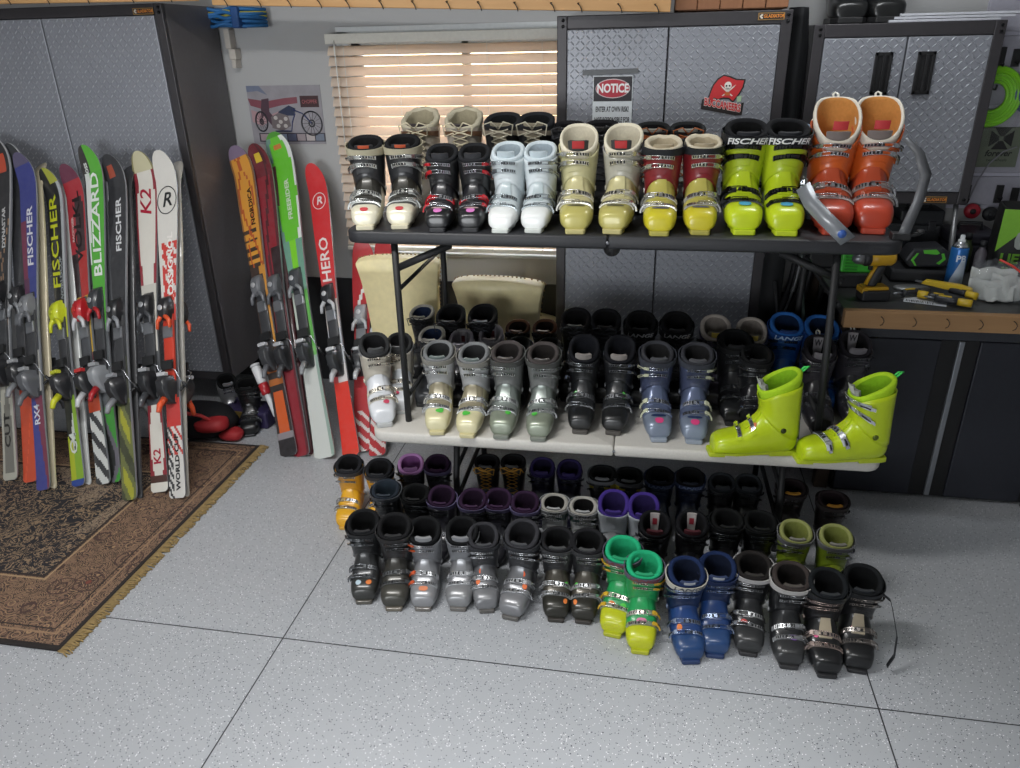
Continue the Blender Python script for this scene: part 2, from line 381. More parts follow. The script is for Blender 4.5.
# ------------------------------------------------------------------ steel cabinets
FRM = mat('3d3b3e', 0.42, 0.25, bump=0.08)
def cabinet(name, x0, x1, y0, y1, z0, z1, seam, fr, label, cat, handles=None, lock=None, badge=None, feet=0.0, group=None):
    r = empty(name, ((x0+x1)/2, y0, z0-feet)); tag(r, label, cat, group)
    w = (x1-x0)/2; h = z1-z0; d = y1-y0; f0 = feet; sx = seam-(x0+x1)/2
    mb = MB(); mb.box(-w, w, 0.022, d, f0, f0+h); mb.build('body', mat('626063', 0.42, 0.05, bump=0.06), r, bevel=0.004)
    mb = MB(); fl, ft = fr
    mb.box(-w, -w+fl, -0.004, 0.02, f0, f0+h); mb.box(w-fl, w, -0.004, 0.02, f0, f0+h)
    mb.box(-w+fl, w-fl, -0.004, 0.02, f0+h-ft, f0+h); mb.box(-w+fl, w-fl, -0.004, 0.02, f0, f0+ft)
    mb.build('door_frame', FRM, r, bevel=0.003)
    for a, b_, hx in ((-w+fl+0.002, sx-0.003, sx-0.080), (sx+0.003, w-fl-0.002, sx+0.080)):
        mb = MB(); mb.box(-(b_-a)/2, (b_-a)/2, -0.010, 0.02, -(h/2-ft)+0.003, (h/2-ft)-0.003)
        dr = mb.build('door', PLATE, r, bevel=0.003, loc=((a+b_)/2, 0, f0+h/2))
        if handles:
            hz, hh = handles; hx2 = hx-(a+b_)/2
            mb = MB(); wv = 0.033; hb = hh/2
            for q in ((-wv, -wv+0.012, -hb, hb), (wv-0.012, wv, -hb, hb), (-wv, wv, hb-0.014, hb), (-wv, wv, -hb, -hb+0.014)):
                mb.box(hx2+q[0], hx2+q[1], -0.020, -0.009, hz-z0-h/2+q[2], hz-z0-h/2+q[3])
            mb.box(hx2-wv+0.01, hx2+wv-0.01, -0.0125, -0.009, hz-z0-h/2-hb+0.01, hz-z0-h/2+hb-0.01)
            mb.box(hx2-0.004, hx2+0.010, -0.024, -0.012, hz-z0-h/2-hb+0.01, hz-z0-h/2+hb-0.01)
            mb.build('handle', mat('151517', 0.5), dr, bevel=0.002)
        if lock and hx > sx:
            mb = MB(); mb.lathe([(0.0, -0.008), (0.011, -0.008), (0.011, 0.0), (0.013, 0.001)], 16, 0, Matrix.Translation((lock[0]-x0-w-(a+b_)/2, -0.012, lock[1]-z0-h/2)) @ Matrix.Rotation(RAD(-90), 4, 'X'))
            mb.build('lock', CHROME, dr)
    for cx in (-w+fl/2, w-fl/2):
        for cz in (f0+h-ft*0.35, f0+h-ft*0.8, f0+ft*0.4):
            mb = MB(); mb.lathe([(0.007, 0), (0.006, 0.004), (0.003, 0.006)], 10, 0, Matrix.Translation((cx+0.004, -0.004, cz)) @ Matrix.Rotation(RAD(90), 4, 'X'))
            mb.build('rivet', mat('111214', 0.35, 0.5), r)
    if badge:
        bx, bz = badge[0]-(x0+x1)/2, badge[1]-z0+feet
        mb = MB(); mb.box(bx-0.05, bx+0.05, -0.008, -0.004, bz-0.013, bz+0.013, 0); mb.box(bx-0.046, bx+0.046, -0.0088, -0.0079, bz-0.010, bz+0.010, 1)
        bo = mb.build('badge', [mat('b08a52', 0.4, 0.5), mat('1a1a1c', 0.5)], r)
        text_mesh('badge_lettering', 'GLADIATOR', 0.0165, mat('e08a35', 0.4), bo, lambda a, b_, c: (bx+0.010+a*0.86, -0.0095-c, bz+b_), bold=0.0006)
        mb = MB(); mb.prism([(bx-0.045, bz), (bx-0.039, bz+0.008), (bx-0.032, bz+0.008), (bx-0.032, bz+0.003), (bx-0.038, bz), (bx-0.032, bz-0.003), (bx-0.032, bz-0.008), (bx-0.039, bz-0.008)], -0.0096, -0.0088)
        mb.build('badge_emblem', mat('e0d7c8', 0.4), bo)
    if feet > 0.01:
        for cx in (-w+0.06, w-0.06):
            for cy in (0.08, d-0.06):
                mb = MB(); mb.lathe([(0.025, 0), (0.025, 0.012), (0.012, 0.02), (0.012, feet+0.002)], 14, 0, Matrix.Translation((cx, cy, 0))); mb.build('foot', RUBBER, r)
    return r

CF_Y = 3.42
cabL = cabinet('steel_cabinet', -3.385, -2.165, 3.40, WY-0.013, 0.17, 1.985, -2.775, (0.04, 0.045), 'tall grey tread-plate steel cabinet with black sides, behind the leaning skis at left', 'cabinet', badge=(-2.255, 1.955), feet=0.16, group=None)
cabC = cabinet('steel_cabinet', -0.42, 0.510, 3.45, WY-0.013, 0.07, 1.89, 0.035, (0.042, 0.05), 'grey tread-plate double-door steel cabinet with a notice and a red team sticker', 'cabinet', lock=(0.085, 1.255), badge=(0.428, 1.868), feet=0.06)
cabR = cabinet('wall_cabinet', 0.613, 1.325, 3.55, WY-0.001, 1.125, 1.835, 0.972, (0.042, 0.05), 'grey tread-plate wall cabinet with two black recessed handles, above the workbench', 'cabinet', handles=(1.648, 0.16), badge=(1.19, 1.145), feet=0.0)

# NOTICE sign, its tape strip, the team sticker
def flat(name, poly, d, t, m, parent):  # thin raised shape in the XZ plane facing the viewer (towards -Y)
    mb = MB(); mb.prism(poly, -d-t, -d, 0); return mb.build(name, m, parent)
def ell(cx, cz, a, b, n=28): return [(cx+a*cos(2*pi*k/n), cz+b*sin(2*pi*k/n)) for k in range(n)]
sg = empty('notice_sign', (-0.182, 3.436, 1.505)); tag(sg, 'white notice sign with red oval heading, stuck on the left door of the centre cabinet', 'sign')
X0, X1, Z0, Z1 = -0.083, 0.083, -0.14, 0.155
flat('sign_board', [(X0, Z0), (X1, Z0), (X1, Z1), (X0, Z1)], 0.0, 0.003, mat('d5dbdf', 0.5), sg)
flat('heading_panel', [(X0+.003, 0.055), (X1-.003, 0.055), (X1-.003, Z1-.003), (X0+.003, Z1-.003)], 0.003, 0.0008, mat('1c1a22', 0.5), sg)
flat('heading_oval_border', ell(0, 0.105, 0.072, 0.038), 0.0038, 0.0006, mat('d9c9cc', 0.5), sg)
flat('heading_oval', ell(0, 0.105, 0.069, 0.035), 0.0044, 0.0006, mat('b02035', 0.5), sg)
text_mesh('heading_lettering', 'NOTICE', 0.045, mat('f0eeee', 0.5), sg, lambda a, b_, c: (a*0.80, -0.0056, 0.1045+b_*1.05), bold=0.0016)
for i, t in enumerate(('ENTER AT OWN RISK!', 'NOT RESPONSIBLE FOR', 'ACCIDENTS')):
    text_mesh('sign_lettering', t, 0.027, mat('24262c', 0.5), sg, lambda a, b_, c: (a*0.52, -0.0036, 0.022-i*0.043+b_*1.1), bold=0.0007)
mb = MB(); mb.box(-0.125, 0.107, -0.004, 0, 0.160, 0.180, 0, Matrix.Rotation(RAD(-1.0), 4, 'Y')); mb.build('tape_strip', mat('5a5d60', 0.5), sg, bevel=0.001)

st = empty('team_sticker', (0.280, 3.4385, 1.585)); tag(st, 'red pirate-flag team sticker with red lettering on the right door of the centre cabinet', 'sticker')
RED, PEWT = mat('c8262c', 0.4), mat('1e1716', 0.45)
K = 0.00102
def S_(pts): return [(a*K, b*K) for a, b in pts]
flag = S_([(-58, 8), (-50, 30), (-34, 52), (-14, 66), (10, 60), (36, 50), (66, 48), (62, 24), (50, 0), (30, -28), (14, -16), (-8, -14), (-30, -20), (-46, -14), (-52, -34), (-64, -16)])
flag_o = S_([(-63, 8), (-54, 34), (-37, 57), (-15, 71), (12, 65), (38, 55), (72, 54), (68, 22), (55, -3), (31, -36), (13, -22), (-8, -20), (-32, -26), (-42, -21), (-52, -42), (-70, -16)])
flat('flag_outline', flag_o, 0, 0.0008, PEWT, st); flat('flag', flag, 0.0008, 0.0005, RED, st)
flat('skull', S_([(6+14*cos(t*2*pi/16), 30+15*sin(t*2*pi/16)) for t in range(16)]), 0.0013, 0.0005, mat('e8e4dd', 0.5), st)
flat('jaw', S_([(-1, 20), (13, 20), (11, 8), (1, 8)]), 0.0013, 0.0005, mat('e8e4dd', 0.5), st)
for cx in (0, 12): flat('eye_socket', S_([(cx+3.6*cos(t*pi/5), 29+4*sin(t*pi/5)) for t in range(10)]), 0.0018, 0.0004, PEWT, st)
for sgn in (-1, 1):
    flat('sabre', S_([(6+sgn*p, q) for p, q in ((-22, -8), (-17, -10), (4, 6), (22, 22), (31, 34), (17, 24), (0, 9))]), 0.00125, 0.0004, mat('dedad2', 0.5), st)
flat('football', S_([(6+12*cos(t*pi/8), -1+6.5*sin(t*pi/8)) for t in range(16)]), 0.0019, 0.0004, mat('c2602a', 0.5), st)
flat('lettering_panel', S_([(-92, -22), (-80, -16), (-60, -36), (60, -60), (64, -36), (74, -34), (70, -82), (46, -84), (-20, -72), (-94, -58)]), 0.0, 0.0007, PEWT, st)
text_mesh('team_lettering_edge', 'BUCCANEERS', 0.040, mat('e8e0da', 0.5), st, lambda a, b_, c: ((a*0.60-0.010), -0.0010, (-0.045-a*0.115+b_)+0), bold=0.0032)
text_mesh('team_lettering', 'BUCCANEERS', 0.040, RED, st, lambda a, b_, c: ((a*0.60-0.010), -0.0016, (-0.045-a*0.115+b_)), bold=0.0012)
flat('green_tag', S_([(44, -12), (62, -8), (62, -30), (46, -32)]), 0.0022, 0.0006, mat('a6c4a0', 0.5), st)

# motorcycle poster on the back wall
po = empty('motorcycle_poster', (-1.868, WY-0.003, 1.475)); tag(po, 'motorcycle poster with red and white flag, on the wall left of the blind', 'poster')
mb = MB(); mb.box(-0.20, 0.20, -0.001, 0.001, -0.14, 0.145); mb.build('paper', mat('8f8c92', 0.35, coat=0.4, var=0.3, scale=14), po)
P = lambda n, poly, c, d: flat(n, poly, d, 0.0004, mat(c, 0.35), po)
P('flag_stripe', [(-0.20, 0.085), (-0.10, 0.07), (0.0, 0.085), (0.07, 0.09), (0.07, 0.06), (-0.02, 0.05), (-0.12, 0.03), (-0.19, 0.05)], '7d4550', 0.001)
P('flag_stripe', [(-0.19, 0.03), (-0.10, 0.0), (0.0, 0.035), (0.05, 0.035), (0.04, 0.015), (-0.05, 0.0), (-0.14, -0.05), (-0.19, -0.03)], 'a8878c', 0.001)
P('blue_field', [(-0.20, 0.145), (-0.13, 0.145), (-0.09, 0.10), (-0.14, 0.12), (-0.20, 0.115)], '6b7388', 0.001)
P('caption_panel', [(0.085, 0.095), (0.185, 0.095), (0.185, 0.04), (0.085, 0.04)], '3a1c20', 0.001)
text_mesh('caption_lettering', 'CHOPPER', 0.026, mat('a3545a', 0.5), po, lambda a, b_, c: (0.135+a*0.72, -0.0018, 0.066+b_))
P('photo_strip', [(-0.165, -0.085), (0.20, -0.085), (0.20, -0.128), (-0.165, -0.128)], '3a3440', 0.001)
for i in range(7): P('strip_photo', [(-0.158+i*0.051, -0.09), (-0.113+i*0.051, -0.09), (-0.113+i*0.051, -0.123), (-0.158+i*0.051, -0.123)], ('9b8a90', '7c4048', '8a97ad', '5b6078', '94898c', 'b0a8a8', '6b7484')[i], 0.0014)
for cx, cz, a, b_ in ((-0.14, -0.028, 0.032, 0.048), (0.135, -0.038, 0.055, 0.058)):
    mb = MB(); mb.tube([(cx+a*cos(t*pi/16), -0.003, cz+b_*sin(t*pi/16)) for t in range(32)], 0.0038, 6, closed=True)
    for t in range(7):
        q = t*pi/7; mb.tube([(cx-a*cos(q), -0.002, cz-b_*sin(q)), (cx+a*cos(q), -0.002, cz+b_*sin(q))], 0.0009, 4)
    mb.tube([(cx+a*.28*cos(t*pi/8), -0.003, cz+b_*.28*sin(t*pi/8)) for t in range(16)], 0.003, 5, closed=True)
    mb.build('printed_wheel', mat('23232b', 0.4), po)
P('printed_frame', [(-0.125, 0.08), (-0.085, 0.085), (-0.09, 0.02), (-0.06, -0.02), (-0.075, -0.06), (-0.10, -0.03), (-0.125, 0.0), (-0.14, -0.02), (-0.135, 0.03)], '4a3440', 0.0016)
P('printed_tank', [(-0.04, 0.02), (0.02, 0.05), (0.055, 0.035), (0.045, 0.0), (0.0, -0.0), (-0.05, -0.005)], '28304a', 0.0016)
P('printed_engine', [(-0.085, -0.005), (-0.04, 0.015), (0.01, 0.0), (0.02, -0.05), (-0.03, -0.075), (-0.085, -0.06)], '6b6264', 0.0018)
for cx, cz in ((-0.06, -0.01), (-0.035, -0.03), (-0.005, -0.015), (-0.05, -0.05), (-0.01, -0.05)): P('printed_engine_cylinder', ell(cx, cz, 0.011, 0.010, 12), 'b5b0ad', 0.0022)
mb = MB(); mb.tube([(0.04, -0.003, 0.03), (0.09, -0.003, 0.01), (0.135, -0.003, -0.038)], 0.003, 5); mb.tube([(-0.07, -0.003, -0.075), (0.02, -0.003, -0.075), (0.03, -0.003, -0.03), (0.05, -0.003, 0.01)], 0.003, 5); mb.build('printed_fork', mat('2b3a6a', 0.4), po)

# overhead shelf planks with bent hooks along their face
PLY = wood('pine_plank', 'b98a55', 'd4a873', 0, 6)
def beam(a, b_, hgt, thick, deep, label, nh):
    a, b_ = Vector(a), Vector(b_); r = empty('overhead_shelf', a); L = (b_-a).length
    r.rotation_euler = (0, -math.atan2(b_.z-a.z, b_.x-a.x), math.atan2(b_.y-a.y, b_.x-a.x)*0)
    tag(r, label, 'shelf')
    mb = MB(); mb.box(0, L, -thick, 0, 0, hgt); mb.build('front_board', PLY, r, bevel=0.003)
    mb = MB(); mb.box(0, L, 0.001, deep*.25, 0.03, 0.048); mb.build('shelf_deck', wood('dark_deck', '5a4330', '6f563d', 0), r)
    for i in range(nh):
        x = L*(i+0.5)/nh + random.uniform(-0.02, 0.02)
        mb = MB(); mb.tube([(x, -thick+0.002, 0.028), (x-0.004, -thick-0.016, 0.026), (x+0.006, -thick-0.022, 0.018), (x+0.012, -thick-0.018, 0.006), (x+0.016, -thick-0.018, -0.006)], 0.0022, 5)
        mb.build('hook', mat('2a2622', 0.5, 0.4), r)
beam((-3.7, 3.30, 2.010), (-1.92, 3.30, 1.982), 0.10, 0.03, 0.5, 'raw plywood-edged shelf above the left steel cabinet', 9)
beam((-1.90, 3.39, 1.968), (0.035, 3.39, 1.890), 0.10, 0.03, 0.4, 'long pine-fronted shelf running above the window blind', 14)
cr_ = empty('wooden_crate', (0.27, 3.47, 1.895)); tag(cr_, 'slatted brown wooden crate on top of the centre cabinet', 'crate')
for i in range(5):
    mb = MB(); mb.box(-0.215+i*0.088, -0.131+i*0.088, 0, 0.018, 0.004, 0.16); mb.build('slat', wood('brown_slat', '7a4f33', '9a6a47', 2), cr_, bevel=0.002)
mb = MB(); mb.box(-0.215, 0.221, 0.02, 0.25, 0.0, 0.02); mb.box(-0.215, -0.20, 0.02, 0.25, 0, 0.16); mb.box(0.206, 0.221, 0.02, 0.25, 0, 0.16); mb.box(-0.215, 0.221, 0.25, 0.265, 0, 0.16); mb.build('crate_body', wood('brown_slat2', '6a452c', '8a5d3d', 0), cr_, bevel=0.002)

# black garment bag hung in the gap between cabinets
gb = empty('garment_bag', (0.55, 3.60, 0.9)); tag(gb, 'long black fabric bag hanging in the gap between the two upper cabinets', 'bag')
mb = MB(); rows = []
for i in range(26):
    z = 1.0-i*0.037; row = []
    for k in range(24):
        t = 2*pi*k/24; fo = 1+0.10*sin(5*t+z*3)+0.05*sin(9*t-z*5)
        row.append(Vector((0.052*cos(t)*fo*(1-0.3*max(0, (z-0.85)/0.15)), 0.09*sin(t)*fo, z)))
    rows.append(row)
mb.grid(rows, 0, True, True, True); mb.build('fabric', mat('18191b', 0.7, bump=0.4, scale=30), gb)
mb = MB(); mb.tube([(0, -0.085, 0.95), (0.003, -0.094, 0.3), (0, -0.095, 0.08)], 0.003, 5); mb.build('zip', mat('3d3f42', 0.4, 0.4), gb)

# blue and yellow rope coil on a wall hook
rp = empty('rope_coil', (-2.02, WY-0.06, 1.935)); tag(rp, 'coil of blue rope with yellow wrap, hung high on the wall beside the left cabinet', 'rope')
for nm, c, zs in (('blue_strand', '2a6fae', (0.035, 0.018, -0.0, -0.018, -0.034)), ('yellow_strand', 'c9c24e', (0.008, 0.022))):
    for q, z in enumerate(zs):
        mb = MB(); off = 0.006*(q % 3)-0.03*(nm[0] == 'y')*0.2
        mb.tube([(-0.10+0.13*0+0.20*u_-0.10, -0.012-off-0.010*sin(u_*7+q), z+0.006*sin(u_*9+q*2)) for u_ in [i/14 for i in range(15)]]+[(0.135-0.1*0, 0.012, z-0.006), (0.0, 0.03, z-0.004), (-0.16, 0.025, z)], 0.0085, 7, closed=True)
        mb.build(nm, mat(c, 0.6, bump=0.3, scale=200), rp)
mb = MB(); mb.box(-0.02, 0.02, -0.045, 0.045, -0.05, 0.045); mb.build('binding_wrap', mat('23508c', 0.6), rp, bevel=0.008)
bkt = empty('plastic_bracket', (-2.085, WY-0.03, 1.775)); tag(bkt, 'small white plastic bracket on the wall against the left cabinet top', 'bracket')
mb = MB(); mb.box(-0.03, 0.0, -0.03, 0.028, 0.02, 0.11); mb.box(-0.018, 0.018, -0.03, 0.028, -0.03, 0.02); mb.box(-0.01, 0.012, -0.03, 0.028, -0.07, -0.03); mb.build('bracket_body', mat('b9b3ab', 0.5), bkt, bevel=0.004)

# ------------------------------------------------------------------ cream armchairs
LEA = mat('ecdfae', 0.42, bump=0.15, scale=35, var=0.12)
BRASS = mat('8e7446', 0.35, 0.8)
def chair(loc, rz, w, h, arms, label):
    r = empty('leather_chair', loc, rz); tag(r, label, 'chair', None)
    # outline of the back: shallow camel top, sides that flare out to the top corners
    def prof(z):  # half width at height above the seat
        t = z/h; return w*(0.78+0.22*t*t+0.02*sin(t*6))
    seat = 0.44
    pts = []
    for i in range(13): t = i/12; pts.append((prof(t*h*0.96), t*h*0.96))
    top = [(prof(h*0.96)*cos(a), h*0.96+0.028*sin(a)) for a in [pi*i/16 for i in range(1, 16)]]
    out = pts+top+[(-x, z) for x, z in pts[::-1]]
    mb = MB()
    def sl(sc, y): return [Vector((x*sc, y, seat+(z-h*0.5)*sc+h*0.5)) for x, z in out]
    mb.grid([sl(0.93, -0.055), sl(0.975, -0.045), sl(1.0, -0.02), sl(1.0, 0.02), sl(0.98, 0.035)], 0, True, True, True)
    bk = mb.build('backrest', LEA, r)
    bk.rotation_euler = (RAD(-8), 0, 0)
    mb = MB(); n = len(out)
    prev = None; acc = 0
    ring = [Vector((x*1.003, -0.026, seat+z)) for x, z in out]
    for i in range(n-1):
        a, b_ = ring[i], ring[i+1]; L = (b_-a).length; k = max(1, int(L/0.017))
        for j in range(k):
            p = a.lerp(b_, j/k); d = Vector((p.x, 0, p.z-seat-h*0.5)).normalized()
            mb.lathe([(0.0055, 0), (0.0045, 0.0025), (0.002, 0.004)], 6, 0, Matrix.Translation(p+d*0.0) @ d.to_track_quat('Z', 'Y').to_matrix().to_4x4())
    nl = mb.build('nailhead_trim', BRASS, r); nl.rotation_euler = (RAD(-8), 0, 0); nl['kind'] = 'stuff'
    mb = MB(); sw = w*0.86
    def sec(y, z, s): return [Vector((sw*s*cos(t)*abs(cos(t))**-0.35 if abs(cos(t)) > 1e-3 else 0, y, z+0.06*sin(t))) for t in [2*pi*i/20 for i in range(20)]]
    mb.grid([sec(y, seat-0.03+0.02*sin(pi*(y+0.5)/0.5), s) for y, s in ((-0.50, 0.7), (-0.49, 0.93), (-0.40, 1), (-0.2, 1), (-0.06, 1))], 0, True, True, True)
    mb.build('seat', LEA, r)
    mb = MB(); mb.box(-sw, sw, -0.46, 0.02, seat-0.13, seat-0.07); mb.build('seat_frame', mat('2d1f17', 0.5), r, bevel=0.006)
    for sx in (-1, 1):
        for y, bx in ((-0.43, 0), (0.0, 0.06)):
            mb = MB(); mb.tube([(sx*sw*0.9, y, seat-0.08), (sx*sw*0.9, y+bx*0.3, 0.2), (sx*sw*0.9, y+bx, 0.0)], lambda t: 0.024-0.008*t, 8); mb.build('leg', mat('2d1f17', 0.5), r)
        if arms:
            mb = MB(); mb.tube([(sx*w*0.86, 0.0, seat+0.24), (sx*w*0.92, -0.15, seat+0.25), (sx*w*0.93, -0.30, seat+0.22), (sx*w*0.92, -0.36, seat+0.12), (sx*w*0.90, -0.36, seat-0.06)], lambda t: 0.03-0.006*t, 10); mb.build('armrest', LEA, r)
    return r
chair((-1.12, 3.35, 0), RAD(183), 0.20, 0.485, False, 'cream leather chair with a small tear in its back, left of the other')
chair((-0.645, 3.34, 0), RAD(175), 0.218, 0.39, False, 'cream leather chair with brass nailheads, right of the torn one and lower')
mb = MB(); mb.add([Vector((-1.13, 3.384, 0.80)), Vector((-1.115, 3.384, 0.79)), Vector((-1.12, 3.384, 0.775)), Vector((-1.108, 3.384, 0.765)), Vector((-1.123, 3.384, 0.77)), Vector((-1.128, 3.384, 0.785))], [(0, 1, 2, 3, 4, 5)])

# ------------------------------------------------------------------ folding tables
def rrect(x0, x1, y0, y1, r, n=6):
    out = []
    for cx, cy, a0 in ((x1-r, y1-r, 0), (x0+r, y1-r, 90), (x0+r, y0+r, 180), (x1-r, y0+r, 270)):
        for i in range(n+1):
            a = RAD(a0+90*i/n); out.append((cx+r*cos(a), cy+r*sin(a)))
    return out
def table(loc, L, D, h, topm, legm, label, legs, latch=False, rz=0.0):
    r = empty('folding_table', loc, rz); tag(r, label, 'table')
    for i, (a, b_) in enumerate(((-L/2, -0.0012), (0.0012, L/2))):
        ol = rrect(a, b_, -D/2, D/2, 0.012)
        # outer corners are generous, the two at the fold are tight
        R = 0.055; ol = []
        for cx, cy, a0, rr in ((b_, D/2, 0, R if i else 0.006), (a, D/2, 90, 0.006 if i else R), (a, -D/2, 180, 0.006 if i else R), (b_, -D/2, 270, R if i else 0.006)):
            sx = -1 if a0 in (0, 270) else 1; sy = -1 if a0 in (0, 90) else 1
            for k in range(7):
                q = RAD(a0+90*k/6); ol.append((cx+sx*rr+rr*cos(q), cy+sy*rr+rr*sin(q)))
        def ring(s, z):
            mx = (a+b_)/2; return [Vector((mx+(x-mx)*(1-s/(L/4)), y*(1-s/(D/2)), z)) for x, y in ol]
        mb = MB(); mb.grid([ring(0.012, h-0.045), ring(0.003, h-0.042), ring(0, h-0.034), ring(0, h-0.008), ring(0.003, h-0.002), ring(0.008, h)], 0, True, True, True)
        mb.build('tabletop_half', topm, r)
    for nm, pts, rad in legs:
        mb = MB(); mb.tube(pts, rad, 10); mb.build(nm, legm, r)
    if latch:
        mb = MB(); mb.lathe([(0.028, -0.009), (0.028, 0.0)], 24, 0, Matrix.Translation((0.012, -D/2+0.05, h-0.052)) @ Matrix.Rotation(RAD(90), 4, 'X')); mb.build('latch', BLK, r)
    mb = MB(); mb.lathe([(0.006, 0), (0.005, 0.003)], 10, 0, Matrix.Translation((-0.0, -D/2-0.0, h-0.022)) @ Matrix.Rotation(RAD(90), 4, 'X')); mb.build('hinge_rivet', DULL, r)
    return r
ZM, ZT = 0.467, 1.21
LEGM = mat('17181a', 0.6, 0.0)
# white table: world front edge y=2.40, black: y=2.60
wl = []
for sx in (-1, 1):
    x = sx*0.62
    for y in (-0.26, 0.26): wl.append(('leg', [(x, y*0.8, ZM-0.05), (x+sx*0.0, y, 0.22), (x, y*1.08, 0.0)], 0.0125))
    wl.append(('leg_spreader', [(x, -0.265, 0.12), (x, 0.265, 0.12)], 0.009))
    wl.append(('brace', [(x-sx*0.28, 0, ZM-0.05), (x-sx*0.02, 0, 0.24)], 0.008))
    wl.append(('brace_bar', [(x, -0.24, 0.25), (x, 0.24, 0.25)], 0.008))
table((-0.088, 2.795, 0), 1.83, 0.76, ZM, mat('c8c5be', 0.5, bump=0.15, scale=180), LEGM, 'long white-topped folding table, the lower tier of boots stands on it', wl, rz=RAD(0.85))
blk = []
hT = ZT-ZM
for sx in (-1, 1):
    x = -0.745 if sx < 0 else 0.755
    blk.append(('leg', [(x-(0.0 if sx < 0 else 0.03), -0.345, hT-0.05), (x, -0.35, 0.0)], 0.0125))
    blk.append(('leg', [(x, 0.28, hT-0.05), (x, 0.285, 0.0)], 0.0125))
    blk.append(('leg_spreader', [(x, -0.345, 0.10), (x, 0.28, 0.10)], 0.009))
    blk.append(('brace_bar', [(x, -0.34, hT-0.22), (x, 0.27, hT-0.22)], 0.008))
    blk.append(('brace', [(x, -0.335, hT-0.14), (x-sx*0.20, -0.335, hT-0.052)], 0.013))
table((-0.132, 2.857, ZM+0.001), 1.83, 0.76, hT, mat('232428', 0.5, bump=0.12, scale=150), LEGM, 'black folding table standing on the white one, the upper tier of boots stands on it', blk, latch=True)

# ------------------------------------------------------------------ ski boots
UU = [0, .03, .07, .15, .30, .42, .50, .56, .62, .70, .80, .90, 1.0, 1.10, 1.2]
FY = [.006, .008, .014, .040, .095, .132, .153, .163, .167, .166, .158, .148, .138, .130, .122]
FZ = [.038, .056, .068, .080, .092, .116, .138, .153, .167, .190, .218, .245, .270, .293, .32]
BY = [.006, .008, .014, .040, .10, .170, .235, .288, .308, .306, .301, .298, .296, .297, .299]
BZ = [.014, .012, .011, .011, .011, .011, .011, .014, .036, .085, .15, .215, .272, .318, .355]
WW = [.024, .035, .0425, .0505, .0550, .054, .051, .049, .0495, .0525, .0565, .060, .064, .067, .069]
NE = [2.6, 2.6, 2.8, 3.0, 3.0, 2.9, 2.7, 2.5, 2.4, 2.4, 2.4, 2.3, 2.3, 2.2, 2.2]
def _cr(vs):
    n = len(UU); tg = []
    for i in range(n):
        a, b_ = max(0, i-1), min(n-1, i+1); tg.append((vs[b_]-vs[a])/(UU[b_]-UU[a]))
    def f(u):
        u = min(max(u, UU[0]), UU[-1]); i = 0
        while i < n-2 and u > UU[i+1]: i += 1
        h = UU[i+1]-UU[i]; t = (u-UU[i])/h
        return (2*t**3-3*t*t+1)*vs[i]+(t**3-2*t*t+t)*h*tg[i]+(-2*t**3+3*t*t)*vs[i+1]+(t**3-t*t)*h*tg[i+1]
    return f
fFY, fFZ, fBY, fBZ, fW, fN = map(_cr, (FY, FZ, BY, BZ, WW, NE))
def S(u, th, d=0.0, wk=1.0):
    fy, fz, by, bz = fFY(u), fFZ(u), fBY(u), fBZ(u)
    cy, cz = (fy+by)/2, (fz+bz)/2; ay, az = (fy-by)/2, (fz-bz)/2; L = sqrt(ay*ay+az*az)
    k = 1+d/max(L, .01); e = 2/fN(u); c, s = cos(th), sin(th)
    c2 = math.copysign(abs(c)**e, c); s2 = math.copysign(abs(s)**e, s)
    return Vector((s2*(fW(u)*wk+d), cy+ay*k*c2, cz+az*k*c2))
TH = lambda n: [2*pi*i/n for i in range(n)]
def patch(mb, u0, u1, t0, t1, d0, d1, nu=2, nt=10, m=0, wk=1.0, uf=None, both=False):
    uf = uf or (lambda t: 0.0)
    def layer(d, inset=0):
        return [[S(u0+(u1-u0)*i/nu+uf(RAD(t0)+(RAD(t1)-RAD(t0))*j/nt), RAD(t0)+(RAD(t1)-RAD(t0))*j/nt, d, wk) for j in range(nt+1)] for i in range(nu+1)]
    top, bot = layer(d1), layer(d0)
    mb.grid(top, m)
    if both: mb.grid(bot[::-1], m)
    mb.grid([bot[0], top[0]], m); mb.grid([top[-1], bot[-1]], m)
    mb.grid([[r[0] for r in top], [r[0] for r in bot]], m); mb.grid([[r[-1] for r in bot], [r[-1] for r in top]], m)

